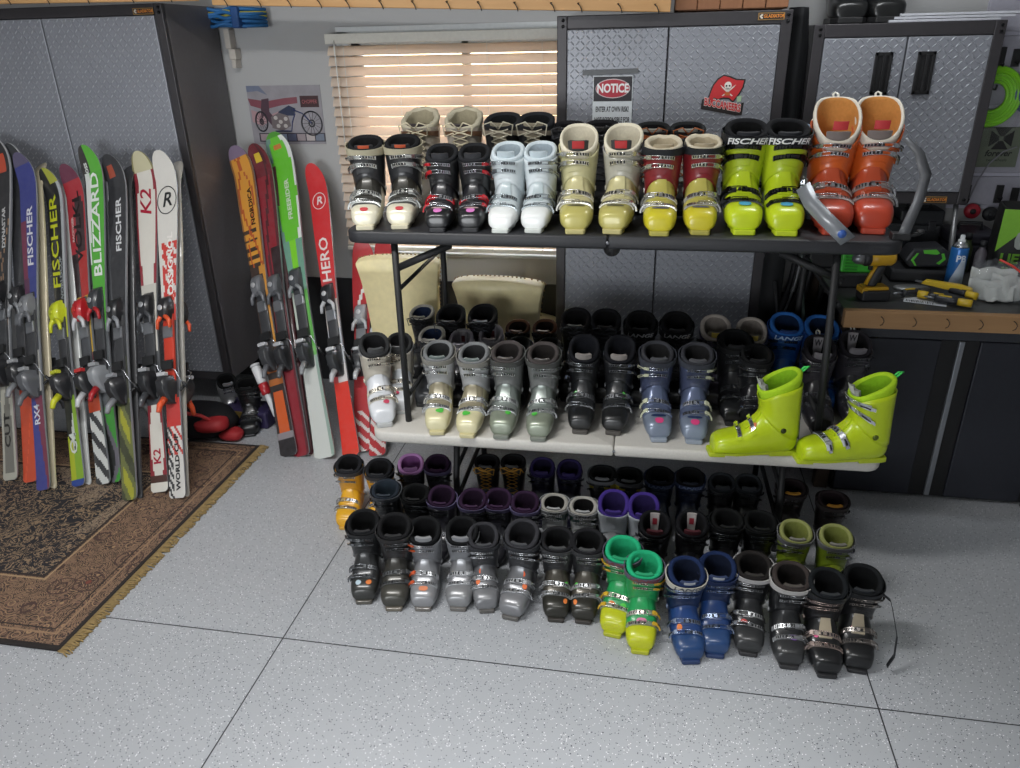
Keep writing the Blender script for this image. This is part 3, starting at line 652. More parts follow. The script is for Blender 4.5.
DARKS = '1c1d20'
def mk(c, r=0.32, metal=0.0, coat=0.25): return mat(c, r, metal, 0.07, 35, 0.0, coat=coat)
def boot_mesh(st):
    """one boot, toe towards -Y at the origin, heel at +Y; st is the look of this pair"""
    g = st.get
    kind = g('kind', 'alpine'); wk = g('wk', 1.0)
    lo, hi, toe = g('lo', '2a2b2e'), g('hi', g('lo', '2a2b2e')), g('toe', g('lo', '2a2b2e'))
    cuf, lin_, inn, sole = g('cuff', '222326'), g('liner', '1e1f22'), g('inner', '131416'), g('sole', '303135')
    mt = g('metal', 0.0); ut = g('top', 1.0); lt = g('lt', 0.075)
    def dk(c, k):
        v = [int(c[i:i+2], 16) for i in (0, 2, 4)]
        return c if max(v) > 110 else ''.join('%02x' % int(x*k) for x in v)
    inn, lin_ = dk(inn, .62), dk(lin_, .80); cuf, lo, hi, toe = dk(cuf, .86), dk(lo, .86), dk(hi, .86), dk(toe, .86)  # dark liners and interiors deepened; shade inside the boot put into their colour
    r = bpy.data.objects.new('ski_boot' if kind != 'soft' else 'snowboard_boot', None); COL.objects.link(r); r.empty_display_size = 0.05
    # sole with toe and heel lugs
    mb = MB()
    def slab(pts, z0, z1, m=0):
        n = len(pts); a = [Vector((x, y, z0)) for x, y in pts]; b_ = [Vector((x, y, z1)) for x, y in pts]
        mb.add(a+b_, [tuple(range(n))[::-1], tuple(range(n, 2*n))]+[(i, (i+1) % n, n+(i+1) % n, n+i) for i in range(n)], m, False)
    if kind == 'soft':
        slab([(-.035, 0), (.035, 0), (.052, .05), (.052, .12), (.043, .19), (.046, .29), (.03, .315), (-.03, .315), (-.046, .29), (-.043, .19), (-.052, .12), (-.052, .05)], 0, .02)
    else:
        slab([(-.027, -.006), (.027, -.006), (.031, .0), (.035, .05), (-.035, .05), (-.031, .0)], 0.0, .017)
        slab([(-.034, .045), (.034, .045), (.041, .09), (.034, .17), (.032, .22), (-.032, .22), (-.034, .17), (-.041, .09)], .006, .019)
        slab([(-.034, .21), (.034, .21), (.031, .29), (.025, .309), (-.025, .309), (-.031, .29)], 0.0, .020)
    mb.build('sole', mk(sole, 0.55), r, bevel=0.003)
    # shell
    mb = MB(); nt = 28; us = [0, .01, .03, .05, .07, .11, .15, .2, .26, .30, .36, .42, .46, .5, .53, .56, .59, .62, .65, .68, .71]
    if kind == 'soft': us += [.76, .82, .88, .94, 1.0]
    rows = []
    for u in us:
        k = 0.55 if u == 0 else (0.86 if u == .01 else 1)
        c = (S(u, 0)+S(u, pi))/2
        rows.append([c+(S(u, t, g('puff', 0.0), wk)-c)*k for t in TH(nt)])
    def zone(i, j):
        th = (j+0.5)/nt*360; th = min(th, 360-th); u = us[min(i, len(us)-1)]
        if u < g('toeu', .24): return 2 if th < g('toet', 180) else 0
        return 1 if th < g('hit', 75) else 0
    if g('toe2'): pass
    mb.grid(rows, zone, True, True, False)
    mb.build('shell', [mk(lo, metal=mt*0.6), mk(hi, metal=mt), mk(toe, metal=mt*0.6)], r)
    # toe bumper ledge and instep ridge
    if kind != 'soft':
        mb = MB(); patch(mb, .36, .60, -13, 13, 0, .0045, 8, 4)
        mb.build('instep_ridge', mk(g('ridge', hi), metal=mt), r)
        # cuff
        mb = MB(); nt = 32; nu = 9; rr = []; lay = []
        vn = g('vn', .10)
        def ulo(t): return .70-.10*(1+cos(t))/2-.045*sin(t)**2
        def uhi(t):
            c = (1+cos(t))/2; return ut-vn*c**3-.02*c
        for d in (.0045, .0005):
            L = [[S(ulo(t)+(uhi(t)-ulo(t))*i/nu, t, d, wk) for t in TH(nt)] for i in range(nu+1)]
            lay.append(L)
        mb.grid([lay[1][0]]+lay[0]+lay[1][::-1][:3], 0, True)
        co = mb.build('cuff', [mk(cuf, metal=g('cmetal', 0.0)), mk(g('cuff2', cuf))], r)
        if g('cuff2'):
            for i, p in enumerate(co.data.polygons):
                if g('cz', (.24, .30))[0] < p.center.z < g('cz', (.24, .30))[1] or (g('cback') and p.center.y > .24): p.material_index = 1
        # overlap seam of the cuff down the front and the spine at the back
        mb = MB(); patch(mb, .66, ut-vn-.01, -8, 34, .004, .0066, 5, 6, wk=wk); mb.build('cuff_flap', mk(g('flap', cuf), metal=g('cmetal', 0.0)), r)
        mb = MB(); patch(mb, .66, ut-.05, 168, 192, .004, .009, 5, 4, wk=wk); mb.build('spine', mk(g('spine', DARKS)), r)
        for sx in (90, 270):
            p = S(.645, RAD(sx), .004, wk); sg_ = 1 if sx == 90 else -1
            mb = MB(); mb.lathe([(.010, 0), (.010, .003), (.007, .005), (.003, .0052)], 14, 0, Matrix.Translation(p) @ Matrix.Rotation(RAD(90*sg_), 4, 'Y')); mb.build('pivot', mk(g('pivotc', g('buckle', 'b9bcc2')), metal=0.4), r)
    # liner: padded collar, hollow inside
    lf = g('lf', .0 if g('strap') else .05)
    def ltop(t):
        c = (1+cos(t))/2; return ut+lt-(lt+lf)*c**1.5
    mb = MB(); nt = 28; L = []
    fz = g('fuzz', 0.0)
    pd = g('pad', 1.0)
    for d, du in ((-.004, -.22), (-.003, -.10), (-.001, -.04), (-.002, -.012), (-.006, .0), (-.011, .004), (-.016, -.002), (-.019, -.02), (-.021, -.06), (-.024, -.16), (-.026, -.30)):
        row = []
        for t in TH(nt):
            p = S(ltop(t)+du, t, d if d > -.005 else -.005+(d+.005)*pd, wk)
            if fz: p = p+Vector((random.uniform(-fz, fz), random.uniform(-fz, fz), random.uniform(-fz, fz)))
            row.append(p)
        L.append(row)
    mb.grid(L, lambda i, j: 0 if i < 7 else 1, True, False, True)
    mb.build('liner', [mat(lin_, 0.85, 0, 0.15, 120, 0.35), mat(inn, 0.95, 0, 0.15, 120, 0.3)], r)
    # tongue
    mb = MB(); patch(mb, .80, g('tu', ut+.045), -36, 36, -.027, -.012, 7, 10, wk=wk, both=True)
    mb.build('tongue', mat(g('tongue', lin_), 0.6, 0, 0.12, 80, 0.2), r)
    if g('tlabel'):
        mb = MB(); patch(mb, ut-.05, ut+.05, -18, 18, -.012, -.0098, 3, 6, wk=wk); mb.build('tongue_label', mk(g('tlabel'), 0.6), r)
    if kind == 'soft':
        mb = MB(); patch(mb, .34, .96, -16, 16, .001, .006, 14, 6, wk=wk); mb.build('lace_panel', mk(g('panel', lin_), 0.7), r)
        mb = MB()
        for i in range(7):
            u = .38+i*.085
            a = [S(u+.085*q/5, RAD(-22+44*q/5), .009, wk) for q in range(6)]; b_ = [S(u+.085*q/5, RAD(22-44*q/5), .009, wk) for q in range(6)]
            mb.tube(a, .0022, 5); mb.tube(b_, .0022, 5)
        for s_ in (-1, 1):
            a = S(.98, 0, .01); mb.tube([a, a+Vector((s_*.02, -.02, .025)), a+Vector((s_*.05, -.015, .015)), a+Vector((s_*.045, -.01, -.02)), a+Vector((s_*.015, -.01, -.01))], .0026, 5)
        mb.build('laces', mk(g('lace', 'd9cfb6'), 0.7), r)
        mb = MB(); patch(mb, .90, .955, -75, 75, .003, .007, 2, 14, wk=wk); mb.build('ankle_strap', mk(g('strap', '6b4a33'), 0.6), r)
    else:
        # four micro-adjust buckles: strap, ladder, bale and lever
        bc, sc_ = g('buckle', 'b9bcc2'), g('bstrap', g('buckle', 'b9bcc2'))
        for i, (u, du) in enumerate(g('bk', ((.265, .058), (.40, .058), (.76, .06), (.875, .06)))):
            cufb = u > .6; dd = .0055 if cufb else .0015
            sk = (lambda t: 0.02*sin(t)) if not cufb else (lambda t: 0.012*sin(t))
            mb = MB(); patch(mb, u-du*.42, u+du*.42, -62 if i in (0, 1) else -34, 76, dd, dd+.003, 1, 14, 3 if cufb and not g('cstrap') else 0, wk, sk); patch(mb, u-du*.42, u+du*.42, -42 if i < 2 else -30, 2 if i < 2 else 8, dd+.0028, dd+.0042, 1, 6, 1, wk, sk)
            for q in range(6):
                t = (-6-q*8) if i < 2 else (-3-q*6.5); patch(mb, u-du*.26, u+du*.26, t+9, t+12.5, dd+.004, dd+.0056, 1, 1, 2, wk, sk)
            e1 = [S(u-du*.40+sk(RAD(t)), RAD(t), dd+.007, wk) for t in (46, 34, 20, 8, -3)]; e2 = [S(u+du*.40+sk(RAD(t)), RAD(t), dd+.007, wk) for t in (-3, 8, 20, 34, 46)]
            mb.tube(e1+e2, .0014, 5, 1)
            bo = mb.build('buckle', [mk(g('istrap', sc_) if i == 1 else sc_, 0.35, g('bm', 0.3)), mk(bc, 0.25, 0.85), mk(DARKS), mk(cuf)], r)
            mb = MB(); patch(mb, u-du*.42, u+du*.42, 28, 44, dd+.004, dd+.010, 1, 3, 0, wk, sk); patch(mb, u-du*.24, u+du*.24, 43, 84, dd+.006, dd+.0115, 1, 6, 0, wk, sk)
            patch(mb, u-du*.12, u+du*.12, 50, 74, dd+.0112, dd+.0125, 1, 3, 1, wk, sk)
            mb.build('lever', [mk(g('lever', bc), 0.25, 0.0 if g('lever') else 0.85), mk(DARKS)], bo)
        if g('strap'):
            mb = MB(); patch(mb, ut-.055, ut+.040, -178, 178, .005, .0085, 2, 36, 0, wk, lambda t: -.05*((1+cos(t))/2)**2)
            so_ = mb.build('power_strap', mk(g('strap'), 0.7), r)
            if g('word'):
                text_mesh('strap_lettering', g('word'), .030, mk(g('wordc', 'e8e8e8')), so_, lambda a, b_, c: S(ut-.0575+b_/.30, a/.062, .0095, wk), bold=.0009, shear=.2) if g('word') else None
    for i, (c, u, t) in enumerate(g('dots', ())):
        mb = MB(); du, dt = .020/.31*.5, 8.5
        c0 = S(u, RAD(t), .0035, wk); ring = [S(u+.040*cos(q)*min(1, u/.11), RAD(t)+RAD(10.5)*sin(q), .0030, wk) for q in TH(14)]
        # disc on the surface
        mb.add(ring+[c0], [(k, (k+1) % 14, 14) for k in range(14)])
        mb.build('price_dot', mk(c, 0.6), r)
    if g('emb'):
        mb = MB(); ring = [S(.205+.022*cos(q), RAD(22)*sin(q), .0015, wk) for q in TH(18)]; mb.add(ring+[S(.205, 0, .003, wk)], [(k, (k+1) % 18, 18) for k in range(18)]); mb.build('toe_emblem', mk(g('emb'), .3, .3), r)
    if g('blabel'):
        mb = MB(); patch(mb, ut-.10, ut+lt-.012, 158, 202, -.0195, -.027, 4, 6, wk=wk); bl_ = mb.build('collar_label', mk(g('blabel'), .6), r)
        if g('bword'): text_mesh('strap_lettering', g('bword'), .030, mk(g('bwordc', '2a2a2e')), bl_, lambda a, b_, c: S(ut+lt*.35+b_/.34, pi-a/.05, -.0280, wk), bold=.001)
        if g('bmark'): mb = MB(); patch(mb, ut-.04, ut+.03, 168, 192, -.027, -.0285, 3, 3, wk=wk); mb.build('collar_mark', mk(g('bmark'), .6), bl_)
    if g('loop'):
        p = S(ltop(pi), pi, -.004, wk); mb = MB()
        mb.tube([p+Vector((-.006, -.004, -.01)), p+Vector((-.007, .012, .006)), p+Vector((0, .026, .010)), p+Vector((.007, .012, .006)), p+Vector((.006, -.004, -.01))], .0035, 6); mb.build('pull_loop', mk(g('loop'), 0.6), r)
    if g('extra'): g('extra')(r, wk, ut)
    return r

_cache = {}
def put(style, px, py, base, mode='toe', yaw=0, s=1.0, Y=None, flip=False, label='', w=1.0):
    st = STY[style]
    if base < .1: s *= .81; w = 1.16
    if base > 1: s *= .955; w = 1.05
    yl, zl = (.86, 1.05) if base < .1 else (.96, 1.0)
    if style not in _cache:
        r = boot_mesh(st); _cache[style] = r
    else: r = copy_tree(_cache[style])
    a = RAD(yaw); c, sn = cos(a), sin(a)
    if mode == 'toe': p = onz(px, py, base+.004)
    else:
        if Y is not None:
            q = ony(px, py, Y); s = (q.z-base)/.30
        else: q = onz(px, py, base+.30*s)
        p = Vector((q.x-(-sn*.215)*s, q.y-c*.215*s, base)); 
    r.location = (p.x, p.y, base)
    r.rotation_euler = (0, 0, a)
    r.scale = (-s*w if flip else s*w, s*yl, s*zl)
    kd = 'ski boots' if st.get('kind') != 'soft' else 'snowboard boots'
    tag(r, label, kd[:-1], kd+(' on the black table' if base > 1 else ' on the white table' if base > .3 else ' on the floor'))
    for ch in r.children_recursive:
        if ch.name.startswith('strap_lettering'): ch.scale.x = -1 if flip else 1
    return r
GR, GR2, LIME, PINK = '4fc043', '3cb54a', 'c4dd2a', 'd9417e'
B_ = '1d1e21'
def loop_tab(r, wk, ut): pass
def shoe_lace_gold(r, wk, ut):
    a = S(.94, 0, .004); mb = MB(); mb.tube([a+Vector((-.045, .01, .01)), a+Vector((-.01, -.012, .006)), a+Vector((.02, -.012, .012)), a+Vector((.045, .01, .014)), a+Vector((.06, .01, -.01))], .003, 6); mb.build('tie_lace', mk('b98a3a', 0.7), r)
def brace_strap(r, wk, ut):
    # broad clear plastic strap hanging loose down the side
    pts = [S(.97, RAD(62), .006), S(.90, RAD(66), .03)+Vector((.004, 0, 0)), S(.78, RAD(70), .05), Vector((.115, .10, .13)), Vector((.110, .055, .07)), Vector((.09, .03, .035))]
    rows = []
    for i, p in enumerate(pts):
        rows.append([p+Vector((0, -.011, .0)), p+Vector((.002, -.012, 0)), p+Vector((.002, .012, 0)), p+Vector((0, .011, 0))])
    mb = MB(); mb.grid(rows, 0, True, True, True); mb.build('loose_strap', mat('2a2c30', 0.5, 0.1), r)
STY = {
 # upper tier, front row
 'blackcream': dict(cstrap=1, lo='d8d3bd', toe='d8d3bd', hi='3c3b35', metal=0.3, hit=62, toeu=.20, cuff='2e2f31', liner='1f2022', sole='c5bfa6', strap='a9a38c', strapm=1, inner='1a1a1c', tongue='26272a', dots=(('b0343a', .085, 0),), flap='3b3c3e', buckle='c9cbc8', tlabel='b5502f'),
 'blackred': dict(lo='1f2022', hi='232428', cuff='1e1f21', liner='2a2b2f', inner='19191b', bstrap='26272a', lever='b51f28', buckle='b9bbbf', dots=(('c873b4', .13, 0),), istrap='b9222c', emb='c9a9a9', sole='222327', tongue='2c2d31', tlabel=None),
 'white': dict(lo='d3d8da', hi='c0c9cc', cuff='cdd5d8', liner='c3ced3', inner='93a0a8', sole='c9cec9', tongue='b9c6cc', buckle='a9b1b5', bstrap='aeb7ba', ridge='a8b5b8', toe='dfe2e0'),
 'gold': dict(pad=.55, emb='55532f', lo='b7b27a', hi='c2bb8c', toe='b5ad62', cuff='bcb78c', liner='d9d2bd', inner='bfb8a4', sole='b9b075', tongue='383a3a', lever=None, metal=0.1, tlabel='b42a2c', buckle='d6d4cc', bstrap='c6c3b4', lt=.12, vn=.18, lf=.09, dots=()),
 'goldgrey': dict(pad=.55, emb='55532f', lo='b7b27a', hi='c2bb8c', toe='b5ad62', cuff='a9a79a', cuff2='8f8e98', cz=(.24, .30), liner='d9d2bd', inner='bfb8a4', sole='b9b075', tongue='383a3a', metal=0.1, tlabel='b42a2c', buckle='d6d4cc', bstrap='c6c3b4', lt=.12, vn=.17, lf=.08),
 'redyellow': dict(lo='b9b035', emb='565a72', toe='c7bc2c', hi='b4ab55', cuff='7d2127', liner='cfc5ae', inner='b4a88f', sole='aaa24a', tongue='a79a80', strap='24262a', buckle='d2d2cf', bstrap='bdbcb2', fuzz=.0025, lt=.06),
 'limeblack': dict(cstrap=1, lo='b8cc22', hi='b2c71e', toe='c0d321', cuff='a9bd22', liner='1e2023', inner='141517', sole='c0d321', tongue='23252a', strap='212327', word='FISCHER', buckle='1f2124', bstrap='202225', bm=0.0, lt=.085, dots=(('3b9fc4', .19, 0),)),
 'orange': dict(pad=.45, lo='b53f29', toe='b8432c', hi='b54a2b', cuff='c95a20', cuff2='e2dccd', cz=(.292, .40), liner='ddd6c8', inner='c98a4a', sole='b8452f', tongue='7d7370', strap=None, buckle='c8cacd', bstrap='a49a96', lt=.16, vn=.28, lf=.17, tu=.99, top=1.06, bk=((.285, .055), (.415, .055), (.74, .05), (.83, .05)), tlabel='c23034', loop='d9d5c8'),
 # lower tier, front row
 'whitegrey': dict(cstrap=1, lo='d7dade', toe='d7dade', hi='cfd2d6', cuff='b9b3a6', cuff2='77787a', cz=(.245, .30), liner='3b3c3e', inner='242527', sole='b3b5b5', tongue='434446', buckle='d5d0c2', bstrap='c6c0b2', bm=0, dots=(('c9435f', .20, 12),)),
 'cream': dict(cstrap=1, lo='d2cba4', hi='8e8770', toe='d6cfa6', hit=55, metal=0.15, cuff='9c9d9e', cuff2='b5b6b8', cz=(.20, .25), liner='77797a', inner='3f4143', sole='c9c093', tongue='6f7a78', strap='8b8982', buckle='cfd1d2', dots=((GR, .19, -8),)),
 'silver': dict(lo='8c9488', hi='8d9590', toe='8f9786', metal=0.55, cuff='6d6f6e', liner='57514f', inner='3a3432', sole='7d8278', tongue='4a4543', strap='4f504e', buckle='bfc2c2', bstrap='8d908f', dots=((GR, .22, -14),)),
 'black': dict(lo='1f2021', hi='26282a', cuff='202123', liner='14161c', inner='12151f', sole='4b4743', tongue='8a8480', strap=None, lever=None, buckle='8f9296', bstrap='232426', bm=0, dots=((GR, .42, 22),), lt=.11),
 'purpleblue': dict(emb='2c3d66', lo='6d778f', hi='5d6884', toe='7d889a', metal=0.35, cuff='48506b', liner='3f4046', inner='2a2a2d', sole='8e98a6', tongue='55565a', strap='3d4048', buckle='a9aeb8', bstrap='6c7692', lever='c9ccb0', dots=((PINK, .12, 0),)),
 'allblack': dict(lo='191a1c', hi='1c1d20', cuff='191a1c', liner='121315', inner='0e0f11', sole='222326', tongue='191a1c', strap='17181a', buckle='6d7074', bstrap='202124', bm=0),
 'limeside': dict(cstrap=1, pivotc='55651a', lf=.09, tu=1.0, lo='b9cf1c', hi='bcd21e', cuff='b9cf1c', liner='a9d02a', inner='7fae1f', sole='b4c41e', tongue='9a9c96', buckle='d8dbe2', bstrap='cdd2de', loop='3fd05a', tlabel='c9ccc6', dots=(('d9784a', .40, -20),), bk=((.26, .06), (.40, .06), (.74, .065), (.86, .065)), lt=.09, vn=.16),
 'limeplain': dict(pivotc='2f3a14', lf=.09, tu=1.0, lo='b9cf1c', hi='bcd21e', cuff='b9cf1c', liner='a9d02a', inner='7fae1f', sole='b4c41e', tongue='9a9c96', buckle='d8dbe2', bstrap='b9cf1c', lever='b9cf1c', bm=0, loop='3fd05a', dots=(('d9784a', .44, -25),), bk=((.30, .045), (.44, .045)), lt=.09, vn=.20, tlabel='c9ccc6'),
 'greyW': dict(lo='2c2a30', hi='242327', cuff='3c3a40', liner='2b292f', inner='2a272b', sole='222226', tongue='77747a', blabel='8e8a8e', bword='W', buckle='77797e', bstrap='3a3a40', lt=.10, loop='b9bab5', puff=.002),
 # lower tier, behind
 'tanblue': dict(kind='soft', lo='3d3f44', liner='8d8a83', inner='2b3d63', tongue='77756f', lace='2c2e31', strap='2a2b2e', sole='1f2022', panel='33353a', lt=.07),
 'soft_black': dict(kind='soft', lo='1a1b1d', liner='1b1b1e', inner='111113', tongue='151517', lace='303236', strap='202124', sole='151517', panel='1b1c1f', lt=.10),
 'greyred': dict(lo='3a3a3f', hi='333338', cuff='6a686f', liner='7f7d84', inner='6f6d72', sole='222226', tongue='7c7a80', blabel='8a888e', bmark='5a2327', buckle='8b8d92', bstrap='55565b', lt=.10),
 'brown': dict(kind='soft', lo='201d1d', liner='6b4530', inner='2a1d18', tongue='553526', lace='1b1b1b', strap='1b1b1d', sole='151515', panel='221d1b', lt=.06),
 'blackword': dict(lo='19191c', hi='19191c', cuff='18181a', liner='121214', inner='0e0e10', sole='1c1c1f', strap='161618', word='LANGE', wordc='9a9ca0', buckle='4e5054', bstrap='1d1e20', bm=0, lt=.10),
 'beige': dict(lo='4a4552', hi='4a4458', cuff='57506a', liner='a59c94', inner='7a736d', sole='2a2a2d', tongue='5b5648', tlabel='b09a3e', buckle='7b7c80', bstrap='55505f', lt=.10, fuzz=.0012),
 'blue': dict(lo='1e4f92', hi='1e4f92', cuff='1f4f95', liner='2a63ab', inner='16325e', sole='1b2f55', tongue='1c3f78', strap='1d4789', word='LANGE', wordc='a9c2dd', buckle='55749f', bstrap='1c478a', bm=0, lt=.10),
 # floor, front row
 'fl_black': dict(lo='333436', hi='3a3b3c', toe='3d3e3c', metal=0.25, cuff='252628', liner='1b1c1f', inner='111214', sole='55524b', tongue='232427', strap='2a2b2d', buckle='85888b', bstrap='303133', bm=0.2, lt=.11, dots=(('e07b35', .17, -14), ('b9cdd8', .17, 14))),
 'fl_bronze': dict(lo='45443e', hi='45443f', toe='504f47', metal=0.45, cuff='2b2b2c', liner='1c1c1f', inner='131315', sole='6d675c', tongue='262628', strap='2e2e2f', buckle='77797b', bstrap='3a3a3a', bm=0.3, lt=.11),
 'fl_silver': dict(lo='8a8b8e', hi='8f9093', toe='909194', metal=0.5, cuff='707276', liner='17181b', inner='0f1012', sole='6f6b66', tongue='8d8e91', strap=None, buckle='c3c5c8', bstrap='9b9da0', lever='c4542f', lt=.10, dots=(('e08a62', .18, 0),), vn=.12),
 'fl_silver2': dict(lo='86888b', hi='8b8c8f', toe='8b8c8e', metal=0.55, cuff='77797d', liner='17181b', inner='0f1012', sole='6a6763', tongue='85868a', buckle='c6c8cb', bstrap='b0b2b5', lt=.10, vn=.12),
 'fl_grey': dict(lo='7b7c7f', hi='6f7073', toe='808184', metal=0.5, cuff='3a3b3e', liner='414246', inner='2c2d31', sole='5a5855', tongue='47484c', strap='333438', buckle='c0c2c5', bstrap='8d8f92', lt=.13, dots=(('e0602e', .50, 10), ('e0703a', .36, 24))),
 'fl_dark': dict(lo='34332e', hi='5a564c', toe='37362f', metal=0.45, cuff='303134', liner='232427', inner='141517', sole='34302c', tongue='4a4b4c', strap='3d3e40', buckle='b9bbbd', bstrap='8d8d8c', lt=.09, dots=(('e07b35', .16, -30), (GR, .40, -32))),
 'green': dict(lo='1c8d4e', hi='1d9451', toe='b8bf1d', toeu=.27, cuff='1d8f4f', cuff2='a9b81f', cback=True, cz=(9, 10), liner='24ab77', inner='1f9a69', sole='a9ae22', tongue='1f9a69', strap='5f5a6b', word='LANGE', wordc='6d2028', buckle='c7c2b9', bstrap='8d9a86', lever='c9a22f', lt=.09, dots=((GR, .30, -16), ('e07b35', .30, 12))),
 'green2': dict(lo='1c8d4e', hi='1d9451', toe='b8bf1d', toeu=.27, cuff='1d8f4f', cuff2='a9b81f', cback=True, cz=(9, 10), liner='24ab77', inner='1f9a69', sole='a9ae22', tongue='1f9a69', strap='5f5a6b', word='LANGE', wordc='6d2028', buckle='c7c2b9', bstrap='8d9a86', lever='c9a22f', lt=.09, dots=(('d97fa3', .30, 0),)),
 'navywhite': dict(lo='1f3a6b', hi='213f74', toe='24426f', cuff='1d2f55', liner='1e3260', inner='142140', sole='20355f', tongue='27365a', strap='b9b6ac', word='LANGE', wordc='3c3f46', buckle='8d9bb5', bstrap='27457a', bm=0.1, lt=.11, dots=(('e07b35', .34, 22),), tlabel='a9adb5'),
 'navy': dict(lo='1f3a6b', hi='213f74', toe='24426f', cuff='1d2f55', liner='1e3260', inner='142140', sole='20355f', tongue='27365a', strap='1b2747', buckle='8d9bb5', bstrap='27457a', bm=0.1, lt=.11, dots=(('e07b35', .44, 0),), tlabel='a9adb5'),
 'blk_white': dict(strap='adabab', lo='27282a', hi='242527', toe='38393b', cuff='1e1f21', cuff2='a7a7a5', cz=(.262, .31), liner='2b2726', inner='1a1818', sole='2b2b2d', tongue='2a2625', buckle='b9bbbd', bstrap='2a2b2d', bm=0, lt=.08, dots=(('c84a45', .30, 12),), top=1.02),
 'blk_white2': dict(strap='b3b0ae', lo='27282a', hi='242527', toe='38393b', cuff='1e1f21', cuff2='a7a7a5', cz=(.262, .31), liner='4a423f', inner='2b2625', sole='2b2b2d', tongue='4a4340', buckle='c2c4c6', bstrap='8d8f91', bm=0.3, lt=.08, dots=(('8a5fb0', .27, 8),), top=1.02),
 'blk_tan': dict(lo='1b1c1e', hi='1b1c1e', toe='1d1e20', cuff='1c1d1f', liner='1f2226', inner='121417', sole='202124', tongue='25282d', strap='222427', buckle='b9a7a0', bstrap='8a7d76', bm=0.2, ridge='a89c86', lt=.11, dots=(('d9417e', .40, 5), ('d9417e', .40, 22))),
 'blk_tan2': dict(lo='1b1c1e', hi='1b1c1e', toe='1d1e20', cuff='1c1d1f', liner='1c1e21', inner='101214', sole='202124', tongue='25282d', strap='222427', buckle='a59f9a', bstrap='55504d', bm=0.2, ridge='a89c86', lt=.11, dots=(('d9417e', .42, -5),), extra=brace_strap),
 # floor, behind
 'yellow': dict(lo='d39a1d', hi='d8a022', toe='dca526', cuff='c98f22', liner='23252a', inner='17181b', sole='c99a2e', tongue='25272c', strap='33353a', buckle='b9bbbd', bstrap='a89868', lt=.10),
 'blkgrey': dict(lo='202225', hi='202225', cuff='1f2124', liner='2c3540', inner='3d4c5b', sole='222428', tongue='2f3842', strap='55595f', buckle='6a6d72', bstrap='26282b', bm=0, lt=.08, dots=()),
 'pinklin': dict(lf=.05, lo='2a2a2e', hi='2a2a2e', cuff='34343a', liner='c48fc8', inner='7c4a80', sole='222226', tongue='a574aa', buckle='77797e', bstrap='3a3a40', lt=.08),
 'purple': dict(lo='2b2a31', hi='2b2a31', cuff='44434c', liner='38203e', inner='2f1836', sole='222226', tongue='3a2040', strap='6d668a', buckle='77797e', bstrap='44434c', bm=0, lt=.11),
 'goldlace': dict(kind='soft', lo='1c1c1f', liner='1a1a1c', inner='111113', tongue='55575a', lace='b98a3a', strap='26272a', sole='151517', panel='1d1d20', lt=.05, extra=shoe_lace_gold),
 'violet': dict(lo='22203a', hi='22203a', cuff='262343', liner='33285f', inner='241d45', sole='1b1b26', tongue='33285f', buckle='777a88', bstrap='2b2850', bm=0, lt=.09),
 'whitegreen': dict(lo='aeb0b2', hi='aeb0b2', cuff='a9abac', cuff2='17403c', cz=(.205, .25), liner='a6a39c', inner='1a1a1b', sole='8d8f90', tongue='a9abac', strap='9a9c9e', word='TNT', wordc='33363a', buckle='c6c8ca', bstrap='a9abac', lt=.06),
 'blkyellow': dict(lo='202124', hi='202124', cuff='2a2b2e', cuff2='a89a2a', cz=(.20, .245), liner='17181a', inner='0f1011', sole='222326', tongue='77797c', buckle='77797c', bstrap='2a2b2e', bm=0, lt=.06, strap='6d6f74'),
 'whitepurple': dict(lo='8d8f92', hi='8d8f92', cuff='b4bac1', liner='3c2a78', inner='34246b', sole='6d6f72', tongue='3c2a78', strap=None, buckle='a9aeb4', bstrap='b4bac1', lt=.13, bk=((.285, .055), (.415, .055)), vn=.03),
 'navyblk': dict(lo='1c2a4a', hi='1c2a4a', cuff='1b2746', liner='141518', inner='0d0e10', sole='1a1c22', tongue='202430', strap='39425c', word='LANGE', wordc='6d7ca0', buckle='77809a', bstrap='1f2e52', bm=0, lt=.08),
 'tagblack': dict(lo='17171a', hi='17171a', cuff='1a1a1e', liner='151519', inner='121216', sole='1a1a1c', tongue='4a1c24', blabel='a9a2a0', bmark='8c2030', strap=None, buckle='44464a', bstrap='1a1a1d', bm=0, lt=.10),
 'blackgrey': dict(lo='1a1b1e', hi='1a1b1e', cuff='1d1e21', liner='34373c', inner='1c1e21', sole='1a1a1c', tongue='34373c', buckle='6a6d72', bstrap='1f2023', bm=0, lt=.06),
 'limegrey': dict(lo='8fa02a', hi='8fa02a', cuff='7e9426', cuff2='8d8d90', cz=(.245, .31), liner='8c9058', inner='757c3e', sole='77796a', tongue='85827c', strap='77777b', buckle='a2a4a8', bstrap='8d8d90', bm=0, lt=.09),
 'brownyel': dict(lo='2b2425', hi='2b2425', cuff='2b2526', liner='33282b', inner='2a1e22', sole='1b1b1c', tongue='b5812c', strap='3a3536', buckle='6a6665', bstrap='2b2526', bm=0, lt=.06),
 # upper tier, behind
 'fluffy': dict(kind='soft', lo='b8b0a4', liner='b3ad98', inner='8f8872', tongue='3b3436', lace='cfc6ab', strap='7c5b43', sole='8d8878', panel='8a8276', lt=.13, fuzz=.0035),
 'blackbeige': dict(kind='soft', lo='26272b', liner='2b2d33', inner='1d1f23', tongue='8d8572', lace='b9b3a0', strap='9a9080', sole='1c1c1f', panel='8a8270', lt=.08),
 'blk_hang': dict(kind='soft', lo='202123', liner='232427', inner='17181a', tongue='2c2a29', lace='3a3b3d', strap='33343a', sole='1b1b1d', panel='232427', lt=.05),
 'blk_orange': dict(kind='soft', lo='232527', liner='2b2d2f', inner='17181a', tongue='9c9a90', lace='a8623a', strap='b0592c', sole='1b1b1d', panel='9aa09a', lt=.05),
